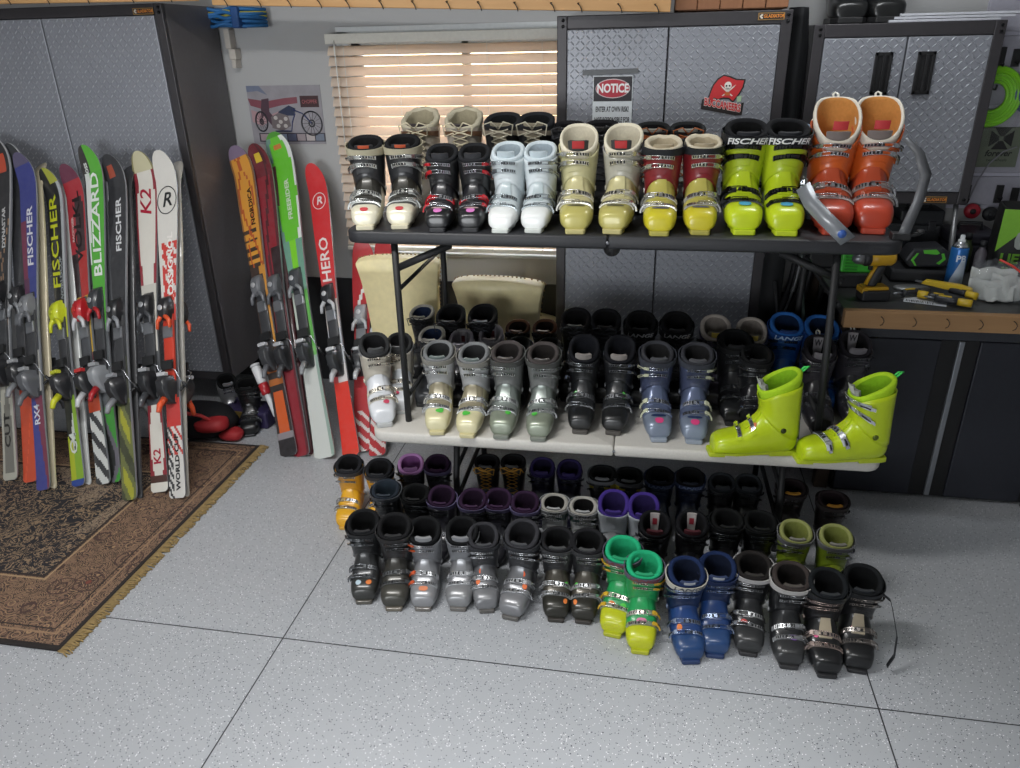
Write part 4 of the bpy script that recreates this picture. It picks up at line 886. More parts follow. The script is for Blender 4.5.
 'bluegrey': dict(lo='8fa0b0', hi='8fa0b0', cuff='8e9daa', liner='7e93a5', inner='5a6f82', sole='77838d', tongue='7d8fa0', buckle='a9b0b6', bstrap='8fa0b0', lt=.08),
}
for _k in STY: STY[_k] = {a: b_ for a, b_ in STY[_k].items() if b_ is not None}
def pair(style, a, b_, la, base, mode='toe', s=1.0, Y=None, yaw=(0, 0), style2=None):
    put(style, a[0], a[1], base, mode, yaw[0], s, Y, True, 'left boot of '+la)
    put(style2 or style, b_[0], b_[1], base, mode, yaw[1], s, Y, False, 'right boot of '+la)
ZT_, ZM_ = ZT+.001, ZM+.001
T = 'toe'
pair('blackcream', (365, 229), (400, 228), 'cream-soled black pair with red dots, left end of the black table', ZT_, s=.99, yaw=(12, 9))
pair('blackred', (437, 231), (470, 231), 'black pair with red buckles and pink dots on the black table', ZT_, s=.90, yaw=(5, 5))
pair('white', (500, 232), (533, 232), 'all-white pair on the black table', ZT_, s=.92)
pair('gold', (575, 233), (612, 233), 'pale gold pair with white collars on the black table', ZT_, s=1.04, style2='goldgrey', yaw=(3, -5))
pair('redyellow', (659, 235), (700, 234), 'yellow-toed pair with dark red cuffs and black straps', ZT_, s=1.0)
pair('limeblack', (744, 234), (786, 235), 'lime ski boots with black lettered straps and blue dots', ZT_, s=1.12)
pair('orange', (834, 234), (873, 233), 'orange ski boots with tall white collars, right end of the black table', ZT_, s=1.17, yaw=(-2, -5))
pair('fluffy', (421, 117), (464, 117), 'cream laced snowboard boots with fleece collars in front of the blind', ZT_, 'top', Y=3.03)
pair('blackbeige', (503, 116), (536, 116), 'black and beige laced boots in front of the blind', ZT_, 'top', Y=3.03)
pair('blk_hang', (569, 121), (602, 120), 'black laced boots below the notice sign', ZT_, 'top', Y=3.03)
pair('blk_orange', (653, 122), (688, 122), 'black boots with orange straps before the centre cabinet', ZT_, 'top', Y=3.03)
put('bluegrey', 806, 128, ZT_, 'top', 10, Y=3.0, label='pale blue ski boot, only its collar showing behind the orange pair')
put('blk_hang', 852, 122, ZT_, 'top', 0, Y=3.03, label='black boot behind and between the orange pair')
# lower tier
put('whitegrey', 385, 426, ZM_, T, 24, .95, label='white-toed grey boot at the left front corner of the white table')
put('whitegrey', 399, 338, ZM_, 'top', 14, .84, flip=True, label='grey boot with a white toe, mostly hidden behind the table leg on the white table')
pair('cream', (437, 434), (467, 437), 'cream ski boots with grey cuffs and green dots on the white table', ZM_, s=.92, yaw=(9, 2))
pair('silver', (501, 438), (538, 440), 'silver-grey pair with green dots and brown liners on the white table', ZM_, s=.94, yaw=(2, 2))
pair('black', (580, 433), (613, 434), 'black pair with grey tongues, at the fold of the white table', ZM_, s=.93, yaw=(2, -2))
pair('purpleblue', (659, 441), (694, 443), 'blue-purple metallic pair on the white table', ZM_, s=.95, yaw=(6, 0))
put('allblack', 733, 425, ZM_, T, 0, .95, label='all-black boot between the blue-purple pair and the lime boots')
put('allblack', 757, 350, ZM_, 'top', 0, .88, flip=True, label='all-black boot directly behind the first lime boot')
put('greyW', 820, 434, ZM_, T, 0, .93, flip=True, label='grey boot with a W label on its tongue, behind the table leg')
put('greyW', 856, 428, ZM_, T, 0, .93, label='grey boot with a W label on its tongue, behind the second lime boot')
put('limeplain', 709, 452, ZM_, T, -80, 1.0, flip=True, label='bright lime boot standing sideways, green loop, smooth unbuckled side')
put('limeside', 796, 459, ZM_, T, -80, 1.0, label='bright lime boot standing sideways with white buckles, right end of the white table')
pair('tanblue', (422, 309), (432, 331), 'tan-collared boots with blue lining, left rear of the white table', ZM_, 'top', s=.86)
pair('soft_black', (451, 312), (483, 312), 'black soft boots before the cream chair back', ZM_, 'top', s=.98)
pair('greyred', (461, 336), (491, 331), 'grey-collared boots with dark red tongue labels on the white table', ZM_, 'top', s=.80)
pair('brown', (518, 323), (545, 323), 'brown-collared boots at the rear of the white table', ZM_, 'top', s=.82)
pair('allblack', (519, 342), (549, 343), 'black pair behind the silver-grey boots', ZM_, 'top', s=.80)
pair('soft_black', (576, 316), (606, 317), 'black round-collared pair before the centre cabinet door', ZM_, 'top', s=.98)
pair('blackword', (641, 319), (677, 320), 'black pair with white strap lettering before the centre cabinet', ZM_, 'top', s=.98)
pair('beige', (716, 323), (752, 326), 'beige-collared purple pair with a yellow tongue label', ZM_, 'top', s=.95)
pair('blue', (787, 321), (822, 324), 'bright blue pair with white strap lettering', ZM_, 'top', s=1.0)
# floor, front row
F0 = 0.001
put('fl_black', 364, 603, F0, T, 12, .98, flip=True, label='dark ski boot with an orange and a pale dot, leftmost of the front floor row')
put('fl_bronze', 394, 610, F0, T, 10, 1.0, label='dark bronze ski boot, second from left in the front floor row')
put('fl_silver', 423, 610, F0, T, 8, .97, flip=True, label='silver boot with an orange dot on its toe, front floor row')
put('fl_silver2', 458, 610, F0, T, 4, .97, label='silver boot without a toe dot, beside its orange-dotted mate')
put('fl_grey', 487, 612, F0, T, 14, .90, flip=True, label='grey boot with orange dots and dark liner, toe turned slightly left')
put('fl_grey', 510, 619, F0, T, -8, 1.0, label='grey boot with orange dots, toe turned towards its left neighbour')
pair('fl_dark', (556, 621), (583, 623), 'dark boots with chrome instep buckles, left of the green boots', F0, s=.96, yaw=(5, 0))
put('green', 612, 636, F0, T, -8, 1.0, flip=True, label='green and yellow ski boot with a green and an orange dot')
put('green2', 640, 653, F0, T, 0, .98, label='green and yellow ski boot with a pink dot, nearest the camera')
put('navywhite', 691, 663, F0, T, 10, .98, flip=True, label='navy ski boot with a white lettered strap')
put('navy', 715, 657, F0, T, 1, .98, label='navy ski boot without a white strap')
put('blk_white', 748, 655, F0, T, -3, .98, flip=True, label='black boot with white collar band and red dot')
put('blk_white2', 789, 668, F0, T, 0, .98, label='black boot with white collar band and purple dot')
put('blk_tan', 827, 677, F0, T, 1, .98, flip=True, label='black boot with two pink dots, second from right in the front floor row')
put('blk_tan2', 857, 672, F0, T, -5, .98, label='black boot with a loose side strap, rightmost of the front floor row')
# floor, second row
put('yellow', 350, 462, F0, 'top', 6, .92, flip=True, label='yellow ski boot with black collar at the left end of the floor rows')
put('yellow', 380, 466, F0, 'top', 6, .92, label='yellow ski boot half hidden behind a black one')
put('blkgrey', 387, 486, F0, 'top', 4, .92, flip=True, label='black boot with a blue-grey liner behind the leftmost front boots')
put('allblack', 417, 490, F0, 'top', 0, .90, label='black boot beside the lower table leg, second floor row')
pair('purple', (443, 494), (474, 497), 'dark boots with plum liners just right of the table leg', F0, 'top', s=.88)
pair('purple', (499, 497), (526, 500), 'grey boots with bright plum liners and lilac straps', F0, 'top', s=.88)
pair('whitegreen', (555, 499), (584, 502), 'white boots with a dark green band', F0, 'top', s=.88)
pair('whitepurple', (614, 501), (644, 504), 'white-cuffed boots with deep purple liners', F0, 'top', s=.96)
pair('tagblack', (655, 520), (692, 520), 'black boots with white and red tongue labels', F0, 'top', s=.94)
pair('allblack', (727, 516), (760, 518), 'plain black boots in the second floor row', F0, 'top', s=.94)
pair('limegrey', (795, 528), (835, 533), 'olive-lime boots with grey collars', F0, 'top', s=.92)
# floor, third row, right under the white table
put('pinklin', 411, 460, F0, 'top', 14, .92, flip=True, label='boot with a pink-lilac liner at the left end under the white table')
put('purple', 438, 462, F0, 'top', 6, .86, label='dark boot with a plum liner behind the lower table leg, third row')
pair('goldlace', (488, 458), (514, 458), 'black laced boots with gold laces under the white table', F0, 'top', s=.90)
pair('violet', (543, 464), (570, 466), 'violet-lined small boots under the white table', F0, 'top', s=.86)
pair('blkyellow', (603, 470), (629, 472), 'black boots with a yellow band under the white table', F0, 'top', s=.90)
pair('navyblk', (660, 473), (690, 474), 'navy boots with black liners under the white table', F0, 'top', s=.92)
pair('blackgrey', (722, 478), (748, 479), 'black boots with grey rolled collars under the white table', F0, 'top', s=.88)
pair('brownyel', (791, 484), (832, 496), 'dark brown boots with mustard tongues under the right table end', F0, 'top', s=.90)

for px, la in ((850, 'black winter boot standing on the wall cabinet, left of two'), (888, 'black winter boot standing on the wall cabinet, right of two')):
    b_ = copy_tree(_cache['soft_black']); b_.name = 'winter_boot'; q = ony(px, 22, 3.59)
    b_.location = (q.x, 3.59, 1.837); b_.rotation_euler = (0, 0, 0); b_.scale = (1.35, .78, 1.1); tag(b_, la, 'boot', 'boots on the wall cabinet')

# ------------------------------------------------------------------ skis
SHEET = attr_mat('ski_topsheet')
def hx(c): return lin(c)
def ski(A, B, paint, wid=(.046, .037, .060), tipr=.16, front=True, mate=False, base_c='26272b', edge='8f9297', texts=(), bind=None, label='', roll=0.0, off=0.0, sideoff=0.0, bindz=(.53, .31), group=None, thick=.014):
    """A: tail on the floor, B: tip; the top sheet faces the room. A mate stands back to back behind its partner."""
    A, B = Vector(A), Vector(B); z = (B-A); L = z.length; z.normalize()
    yb = Vector((sin(roll), cos(roll), 0)); yb = (yb - z*yb.dot(z)).normalized(); x = yb.cross(z)
    if mate: x, yb = -x, -yb
    o0 = A + (yb*0) + (-yb if mate else yb)*0*off
    M_ = Matrix((x, yb, z)).transposed().to_4x4(); M_.translation = A + (-yb if mate else yb)*0
    if mate: M_.translation = A - yb*off + x*sideoff
    r = bpy.data.objects.new('ski', None); COL.objects.link(r); r.matrix_world = M_; tag(r, label, 'ski', group)
    tl = .17*L/1.6
    def bend(s):
        t = max(0, (s-(L-tl))/tl); b_ = -(t**2)*.055
        t2 = max(0, 1-s/.06); return b_ - .004*t2*t2
    def camber(s): q = (s-.1*L)/(.75*L); return 0.006*max(0, sin(pi*min(1, max(0, q))))
    ws, ww, wt = wid[0], wid[1], wid[2]
    def hw(s):
        t = s/L
        if t < .45: w = ws+(ww-ws)*(1-(1-t/.45)**2) if t < .45 else ww
        else:
            q = min(1, (t-.45)/(.43)); w = ww+(wt-ww)*q*q*(3-2*q)
        e = (L-s)/tipr/1.0*1.0; R = tipr*.62
        if L-s < R: w *= sqrt(max(0, 1-(1-(L-s)/R)**2))**.9
        if s < .02: w *= .72+.28*sqrt(1-(1-s/.02)**2)
        return max(w, .0015)
    NS, NX_ = 150, 12
    ss = [L*(i/NS) for i in range(NS)]+[L-.012, L-.006, L-.002, L]; ss = sorted(set(ss))
    th = lambda s: thick*(.45+.55*sin(pi*min(1, max(0, (s/L)*1.05)))**.7)
    P_ = lambda s, q, d: Vector((hw(s)*q, bend(s)-camber(s)+d, s))
    # top sheet
    rows = [[P_(s, -1+2*j/NX_, -th(s)) for j in range(NX_+1)] for s in ss]
    mb = MB(); mb.grid(rows); top = mb.build('topsheet', SHEET, r)
    ca = top.data.color_attributes.new('paint', 'FLOAT_COLOR', 'CORNER')
    cols = []
    for p in top.data.polygons:
        c = p.center; s = c.z; q = c.x/hw(s) if hw(s) > .004 else 0
        rgb = hx(paint(s/L, q))
        cols += [rgb[0], rgb[1], rgb[2], 1.0]*p.loop_total
    ca.data.foreach_set('color', cols)
    # core with steel edges and base
    mb = MB(); l0 = [P_(s, -1, -th(s)) for s in ss]
    sec = lambda s: [P_(s, -1, -th(s)), P_(s, -1.01, -th(s)*.5), P_(s, -1, 0), P_(s, 1, 0), P_(s, 1.01, -th(s)*.5), P_(s, 1, -th(s))]
    rws = [sec(s) for s in ss]
    mb.grid(rws, lambda i, j: 1 if j == 2 else 0); mb.add(rws[0], [(0, 1, 2, 3, 4, 5)], 0, False)
    mb.build('core_and_base', [mk(edge, .35, .2), mk(base_c, .5)], r)
    for (txt, frac, size, col_, kx, qx, *rest) in texts:
        ln = rest[0] if rest else None; upright = len(rest) > 1 and rest[1]
        def fn(a, b_, c):
            if upright: s = frac*L+b_*kx; q = a
            else: s = frac*L+a*kx; q = -b_
            s = min(max(s, 0), L-.01)
            return Vector((q+qx, bend(s)-camber(s)-th(s)-.0012-c, s))
        text_mesh('lettering', txt, size, mk(col_, .35), r, fn, bold=.0012, shear=ln or 0.0, res=2)
    # binding
    if bind:
        bc, hc, ac = bind
        s0 = bindz[0]*L; s1 = bindz[1]*L; yt = lambda s: -camber(s)-th(s)
        def prof(name, s_, pts, w, m, par, taper=.75):
            mb = MB(); y_ = yt(s_)
            rows = []
            for k, (dz, hgt) in enumerate(pts):
                ww_ = w*(taper+(1-taper)*sin(pi*k/(len(pts)-1)))
                rows.append([Vector((-ww_, y_, s_+dz)), Vector((-ww_, y_-hgt*.75, s_+dz)), Vector((-ww_*.6, y_-hgt, s_+dz)), Vector((ww_*.6, y_-hgt, s_+dz)), Vector((ww_, y_-hgt*.75, s_+dz)), Vector((ww_, y_, s_+dz))])
            mb.grid(rows, 0, False, True, True); return mb.build(name, m, par, bevel=.0015)
        prof('binding_plate', s0, [(-(s0-s1)-.07, .004), (-(s0-s1)-.05, .012), (0, .012), (.05, .010), (.07, .003)], .028, mk(ac[2] if len(ac) > 2 else '3a3b3e', .45), r, .95)
        t = prof('toe_binding', s0, [(-.045, .030), (-.03, .045), (0, .052), (.03, .044), (.05, .034), (.062, .016)], .030, mk(bc, .35), r)
        y_ = yt(s0)
        mb = MB()
        for sx in (-1, 1):
            mb.tube([(sx*.012, y_-.036, s0-.03), (sx*.032, y_-.036, s0-.052), (sx*.036, y_-.034, s0-.085)], lambda q: .011-.004*q, 8)
        mb.build('toe_wings', mk(ac[0], .35), t)
        mb = MB(); mb.lathe([(.013, 0), (.013, .003), (.009, .004)], 14, 0, Matrix.Translation((0, y_-.052, s0+.005)) @ Matrix.Rotation(RAD(90), 4, 'X')); mb.build('release_gauge', mk(ac[1], .3, .4), t)
        mb = MB(); mb.box(-.026, .026, y_-.017, y_, s0-.125, s0-.07); mb.build('friction_pad', DULL, t, bevel=.004)
        h = prof('heel_binding', s1, [(-.075, .018), (-.055, .045), (-.02, .070), (.02, .078), (.040, .062), (.05, .045)], .029, mk(hc, .35), r)
        y_ = yt(s1)
        mb = MB(); mb.tube([(0, y_-.045, s1-.055), (0, y_-.072, s1-.085), (0, y_-.080, s1-.115)], lambda q: .016-.006*q, 8); mb.build('heel_lever', mk(ac[0], .35), h)
        mb = MB(); mb.box(-.022, .022, y_-.066, y_-.040, s1+.045, s1+.062); mb.build('heel_cup', mk(ac[1], .35, .2), h, bevel=.003)
        br = MB()
        for sx in (-1, 1):
            br.tube([(sx*.018, y_-.022, s1+.085), (sx*.045, y_-.026, s1+.07), (sx*.050, y_-.002, s1+.03), (sx*.052, y_+.035, s1-.005)], .0028, 6, 1)
            br.tube([(sx*.051, y_+.012, s1+.018), (sx*.053, y_+.050, s1-.018)], lambda q: .0075-.002*q, 7, 0)
        br.box(-.030, .030, y_-.028, y_-.018, s1+.078, s1+.118, 0)
        br.build('brake', [mk('1b1c1e', .5), CHROME], r)
    return r

def bands(*bs):  # (from, to, colour) along the length
    def f(t, q):
        for a, b_, c in bs:
            if a <= t < b_: return c
        return bs[-1][2]
    return f
def p_dyn(t, q):
    if t > .86 and (abs(q) < .5 and .90 < t < .955): return 'c94a28'
    if abs(q) > .88 and t > .3: return 'a9a9ab'
    if t < .27: return 'b5b3a6' if abs(q) > .62-.5*max(0, (t-.17)/.1) or t < .02 else '77766e'
    if abs((t-.62)*6-q) < .05 or abs((t-.60)*5+q) < .05: return '9c7a5c'
    return '1e1e21'
def p_fblue(t, q):
    if t > .965: return '5b5474'
    if t > .62: return '343c8c' if not (q < -.35 and t < .80) else '7a2a4a'
    if t > .55: return '2f3a86' if q > -.2 else '5a2a4c'
    if t < .27: return '3a3f8f' if q < .35-(t-.1)*4 else '7c2f48'
    if .28 < t < .40 and q > .3: return 'b9b6b0'
    return '2a2b33'
def p_fworld(t, q):
    if t > .95: return 'b0b33a' if q > 0 else '2a2a28'
    if t > .55: return 'b9bdc0' if q > .72 else ('191b1c')
    if t > .45: return 'c3cb25'
    if t < .27:
        if t < .02: return '2c4a9a'
        if q < -.2 and abs((t-.06)*14+q*.4) < .9: return 'b9c728'
        return '8fb832' if (q > .3 or t < .1) else 'd5d9d2' if abs(q-(t-.15)*9) < .35 else '1c2018'
    return '26282a'
def p_volkl(t, q):
    if t > .955: return '6d2a45'
    if t > .72: return 'b02430' if not (-.1 < q < .75 and t < .9) else '33181c'
    if t > .58: return 'b3231f' if q > -.2 else '2a191a'
    if t > .40: return 'd14a22' if abs(q) < .4 else 'c9a22a'
    if t < .22: return 'd6d8d4' if (sin(t*90+q*3) > -.2) else '3a3b3d'
    if t < .30: return 'c4451f'
    return '8b1e25'
def p_bliz(t, q):
    if t > .93: return '2f2a28' if q < -.1 else '59b432'
    if t > .45: return '4fae2f' if q > -.62+.3*sin(t*9) else ('e0e3df' if q > -.8 else '222325')
    if t < .22:
        if abs(q-sin(t*22)*.8) < .28: return '6a6670'
        return '3f9a34' if q > sin(t*22)*.8 else '262a27'
    return '5b5f62'
def p_folive(t, q):
    if t > .94 and abs(q+.2) < .35 and t < .975: return 'a8462a'
    if t > .40: return '26272b'
    if t > .28: return '3a3c2c'
    w = sin(t*38+q*2)
    return 'a8a726' if (w > .6 and abs(q) < .6) else ('3a3f22' if w < -.5 else '6b7138')
def p_k2(t, q):
    aq = abs(q)
    if t > .945: return 'c9c3a0' if aq < .75 else '8a8358'
    if t > .60:
        if aq > .62+.25*sin((t-.6)*9): return '8e1f2e'
        return 'ddd9cf'
    if t > .55: return 'c9c6bc'
    if t > .40: return 'dad6cc' if abs(aq-.45) > .18*(t-.38)*5 else '962334'
    if t < .05: return 'ddd9cf' if t < .025 else '4a2a22'
    if t < .25:
        w = .35+.5*abs(sin((t-.02)*13)); return 'dad6cc' if aq < w else '8c1f2c'
    return '44464a'
def p_ros(t, q):
    if t > .735: return 'd9d6cf'
    if t > .50:
        return 'c9342c' if sin(t*170+q*5)+sin(q*9+t*60) > -.6 and q > -.7 else 'd9d6cf'
    if t > .42: return 'c22d26' if q < .6 else '262628'
    if t < .28:
        if t > .2: return 'c22f29'
        if q < -.35 and sin(t*210+q*11) > -.2: return '2b2b2e'
        if t > .12 and sin(t*160+q*7) > .2: return 'c2342c'
        return 'd3d1cc'
    return '2c2c2f'
def p_nord(t, q):
    if t > .97: return '7d6c86'
    if t > .60:
        if abs(q-.75*sin(t*12+1)) < .10 or abs(q-.6*sin(t*17)) < .07: return 'b5521c'
        if t < .74 and q < .5 and sin(t*230) > .1: return '3b2a1c'
        return 'd9962f' if abs(q) < .84 else '8a5a2a'
    if t < .05: return '211d20'
    if t < .075: return '8b8488'
    if t < .20: return 'cf5a20' if abs(q) < .7 else '2c2220'
    if t < .30: return '2c2320' if sin(t*170) < .2 else 'b5672a'
    if t < .34: return 'd0902a'
    return 'c98a30' if q > .2 else '3a2a22'
def p_dred(t, q):
    if t > .945 and abs(q) < .3 and t < .975: return 'd9b82a'
    if abs(q-.5*sin(t*8)) < .12 and t > .55: return '4a1018'
    if t > .9: return '6a1420'
    if .50 < t < .66 and q > -.2: return '2a1418'
    return '8a1a28' if q < .6 else '5a1620'
def p_green(t, q):
    if t > .985: return '4b9a2a'
    if t > .955 and abs(q) < .25 and t < .97: return 'c9762e'
    if t > .66:
        e = .30+.5*abs(sin((t-.60)*7.5))
        if q > e+.12: return 'dfe3df'
        if q < -e-.12: return '6c8f86'
        return '63c125'
    if t > .50: return '7bd11f' if abs(q) < .33 else '6a9a86'
    if t > .30: return '5fae4a' if q > 0 else 'b9c2b6'
    return 'ccd0cb' if not (q > .72) else '8fa59a'
def p_hero(t, q):
    if t > .42: return 'd3262b' if t > .60 else ('c43a3c' if t > .52 else 'd0c7c2')
    if t > .30: return 'b9bcc2'
    if t > .24: return 'd9d4d2' if q > -.3 else 'c23a3a'
    if .02 < t < .235: return 'e0301c'
    return 'd8391f'
def p_redback(t, q):
    if abs(q-(t-.75)*6) < .16: return 'd9dad8'
    return 'b5242b' if not (t < .18 and sin(t*120+q*4) > .4) else 'd8d0cc'
YT = 3.385
def tipL(px, py): p = ony(px, py, YT); return p
def duo(base, tip, paint, label, mlabel, texts, bind, mate_c, mate_paint=None, wid=(.046, .037, .060), roll=0.0, bz=(.53, .31), wall=YT, moff=(.024, -.010), mbind=None, grp='skis leaning on the left cabinet', dL=0):
    A = onz(base[0], base[1], 0.003+(.011 if base[0] < 215 else 0)); A.z = .003+(.011 if base[0] < 215 else 0); Bp = ony(tip[0], tip[1], wall-(.10 if mlabel else .045))
    ski(A, Bp, paint, wid, texts=texts, bind=bind, label=label, roll=RAD(roll), bindz=bz, group=grp)
    if mlabel:
        ski(A, Bp+Vector((0, 0, dL)), mate_paint or paint, wid, mate=True, off=.0+moff[0], sideoff=-moff[1], bind=mbind or bind, label=mlabel, roll=RAD(roll), bindz=bz, edge=mate_c, base_c=mate_c, group=grp)
K3 = ('3d3e42', 'a9abae')
duo((12, 480), (3, 141), p_dyn, 'black ski with orange tip disc and grey lettered tail, leftmost in the row', None, [('DYNASTAR', .73, .030, 'c9c9c9', 1.3, .012), ('CUT', .14, .05, '2b2a28', 1.6, -.002)], ('222326', '2a2b2e', K3), 'b9b9bb', roll=6, wid=(.047, .037, .062), dL=.01)
duo((32, 482), (19, 148), lambda t, q: ('e0592a' if abs(q-(t-.1)*7) < .06 else 'cf4a22') if t < .27 else ('b9babd' if abs(q) > .8 and t > .8 else '2c2d31'), 'dark ski with a grey-rimmed tip and a bright orange tail, between the two leftmost', None, [], ('2a2b2e', '26272a', ('8f9296', 'a9abae')), 'b9b9bb', roll=6)
duo((45, 490), (28, 157), p_fblue, 'blue and purple ski with white lettering, second from left', 'cream-edged ski back to back behind the blue and purple ski', [('FISCHER', .745, .056, 'e4e4ea', 1.42, .010, .1), ('RX4', .215, .052, 'dcdfe8', 1.0, -.002)], ('77797d', '5a5c61', ('6b6d72', 'a9abae')), 'c9bfa4', roll=8, moff=(.024, -.010))
duo((80, 486), (54, 172), p_fworld, 'black and yellow racing ski with big yellow lettering', 'white-edged ski behind the black and yellow racing ski', [('FISCHER', .765, .076, 'cfd62c', 1.65, -.012, .1), ('WORLDCUP', .64, .026, '8f9496', 1.5, .020), ('C4', .13, .07, 'dfe6df', 1.2, .0)], ('c5cf2a', '2a2b2e', ('cfd42c', 'c9cf3a')), 'cdd0cf', roll=10, moff=(.024, -.010))
duo((105, 484), (74, 168), p_volkl, 'red and orange ski with dark lettering and red binding', 'grey-edged ski behind the red and orange one', [('VOLKL', .80, .068, '1e1416', 1.7, .004, .1), ('RACETIGER', .80, .018, 'c9a9a6', 1.3, -.030)], ('b8232b', '2a2b2e', ('c8cacd', 'd23a3a', '4a4c50')), 'b5b6b8', roll=8, moff=(.024, -.010))
duo((115, 482), (93, 149), p_bliz, 'bright green ski with white lettering and dark tip', 'second green and grey ski showing low beside the olive ski', [('BLIZZARD', .765, .072, 'e6ebe6', 1.5, .008, .05), ('CROSS', .93, .024, 'd9dcd9', 1.1, -.028)], ('3a3c40', '8f9296', ('b3262d', 'a9abae')), '5a5d62', roll=8, moff=(.024, -.010))
duo((131, 500), (117, 159), p_folive, 'black ski with white lettering and an olive tail', 'black-edged ski behind the olive-tailed one', [('FISCHER', .79, .050, 'dfe0e2', 1.4, .012, .1)], ('222326', '26272a', ('8a8d92', '9a9da2')), '3a3b3e', roll=10, wid=(.048, .039, .062), moff=(.024, -.010))
duo((161, 492), (146, 156), p_k2, 'white ski with dark red sides and tail emblem', None, [('K2', .85, .088, 'a8233a', 1.3, 0, .25), ('K2', .10, .055, 'a8233a', 1.1, 0)], ('26272a', '222326', ('4a4c50', 'a9abae')), 'c9c5b5', roll=2, wid=(.047, .036, .061))
duo((179, 498), (167, 155), p_ros, 'white ski with a black ring emblem and red splashes, rightmost of the left row', 'white-edged ski behind the rightmost splashed one', [('ROSSIGNOL', .655, .042, 'e6e2dd', 1.45, .016, .1), ('R', .86, .095, '232427', 1.0, 0, .2, True), ('WORLD CUP', .10, .032, '1e1e20', 1.3, .010)], ('232326', '2a2b2e', ('d9542c', 'c9cacd', 'c23a26')), 'b9b6ae', roll=6, moff=(.020, -.012))
G2 = 'skis leaning on the back wall'; WL = WY-.016
duo((290, 456), (241, 150), p_nord, 'orange ski with dark stripes and lettering', 'brown-edged ski behind the orange striped one', [('NORDICA', .80, .034, '3a2418', 1.3, .018)], ('6a6c70', '3a3b3e', ('6d6f74', 'c9cacd')), '6a5a48', wall=WL, roll=4, wid=(.050, .040, .063), grp=G2, moff=(.024, -.006))
duo((303, 456), (260, 148), p_dred, 'dark red ski with a yellow tip disc', 'dark red-edged ski standing behind its partner', [], ('5c5e62', '2a2b2e', ('5a5c60', 'b9bbbe')), '4a1a22', wall=WL, roll=4, grp=G2, moff=(.024, -.006))
duo((326, 458), (279, 137), p_green, 'lime green ski with white side flashes and a pale grey tail', None, [('FREERIDER', .79, .034, 'c3d6b8', 1.35, .012)], ('3f4246', '2f3134', ('8a8d90', 'c9cacd')), '8fae9a', wall=WL, roll=2, wid=(.058, .045, .070), grp=G2)
duo((352, 456), (316, 168), p_hero, 'red ski with a white ring emblem and an orange-red tail', None, [('R', .875, .06, 'e9e2e2', 1.0, 0, .2, True), ('HERO', .66, .074, 'e9dfdc', 1.25, 0, .1)], ('26272a', '2f3134', ('b9bbbe', 'd2d4d6')), 'c9a9a6', wall=WL, roll=2, wid=(.047, .037, .054), grp=G2)
duo((362, 452), (364, 244), p_redback, 'red ski with a white slash behind the white table corner', None, [], ('8f9296', '2a2b2e', ('b9bbbe', 'c9cacd')), '8a8a8c', wall=WL, roll=-4, bz=(.62, .40), grp=G2)
duo((378, 456), (386, 244), p_redback, 'second red ski with a white slash, nearest the cream chair', None, [], ('8f9296', '2a2b2e', ('b9bbbe', 'c9cacd')), '8a8a8c', wall=WL, roll=4, bz=(.60, .38), grp=G2)
# ring emblems and tail mark on two skis
for o in [q for q in COL.objects if q.name.startswith('ski') and q.type == 'EMPTY' and q.get('label', '').find('ring emblem') >= 0]:
    zc, rr, c = (.86, .056, '232427') if 'black ring' in o['label'] else (.875, .038, 'e9e2e2')
    tsm = [ch for ch in o.children if ch.name.startswith('topsheet')][0]
    L = max(v.co.z for v in tsm.data.vertices); vs = tsm.data.vertices
    def ysurf(z):
        b_ = min(vs, key=lambda v: abs(v.co.z-z)+abs(v.co.x)); return b_.co.y
    mb = MB(); pts = []
    for k in range(36):
        a = 2*pi*k/36; x_, z_ = rr*.98*cos(a), zc*L+rr*1.15*sin(a)
        pts.append((x_, ysurf(z_)-.0012, z_))
    mb.tube(pts, .0022, 5, closed=True); mb.build('ring_emblem', mk(c, .35), o)

# ------------------------------------------------------------------ gear on the floor under the left cabinet
bag = empty('red_black_bag', (-2.18, 3.10, 0)); tag(bag, 'red and black soft gear bag on the floor behind the rightmost left-row ski', 'bag')
def blob(name, m, par, c, r, sq=2.4, wob=.06, n=20, k=12, seed=0):
    mb = MB(); rows = []
    for i in range(k+1):
        ph = -pi/2+pi*i/k; row = []
        for j in range(n):
            t = 2*pi*j/n; w = 1+wob*sin(3*t+seed)+wob*.6*sin(5*ph+2*t+seed*2)
            ce = lambda v, e: math.copysign(abs(v)**(2/e), v)
            row.append(Vector((c[0]+r[0]*ce(cos(ph), sq)*ce(cos(t), sq)*w, c[1]+r[1]*ce(cos(ph), sq)*ce(sin(t), sq)*w, c[2]+r[2]*ce(sin(ph), sq))))
        rows.append(row)
    mb.grid(rows, 0, True, True, True); return mb.build(name, m, par)
blob('bag_body', mat('1f1f22', .7, bump=.5, scale=25), bag, (0, 0, .085), (.17, .12, .085), seed=1)
blob('red_panel', mat('a3242a', .6, bump=.4, scale=25), bag, (.09, -.06, .10), (.085, .07, .04), seed=2)
blob('red_panel', mat('a3242a', .6, bump=.4, scale=25), bag, (.17, -.03, .03), (.06, .05, .03), seed=3)
mb = MB(); mb.tube([(-.12, -.10, .12), (-.02, -.15, .20), (.08, -.12, .17), (.14, -.05, .08)], .009, 7); mb.build('handle', mat('c0393a', .6), bag)
pb = empty('purple_case', (-2.0, 3.27, 0), RAD(-6)); tag(pb, 'small dark purple case with a brass label on the floor under the cabinet', 'case')
mb = MB(); mb.box(-.13, .13, -.07, .07, 0, .095); mb.build('case_body', mat('2c2547', .45), pb, bevel=.012)
mb = MB(); mb.box(-.08, .05, -.075, -.068, .05, .088); mb.build('brass_label', mat('8a7440', .4, .4), pb, bevel=.002)
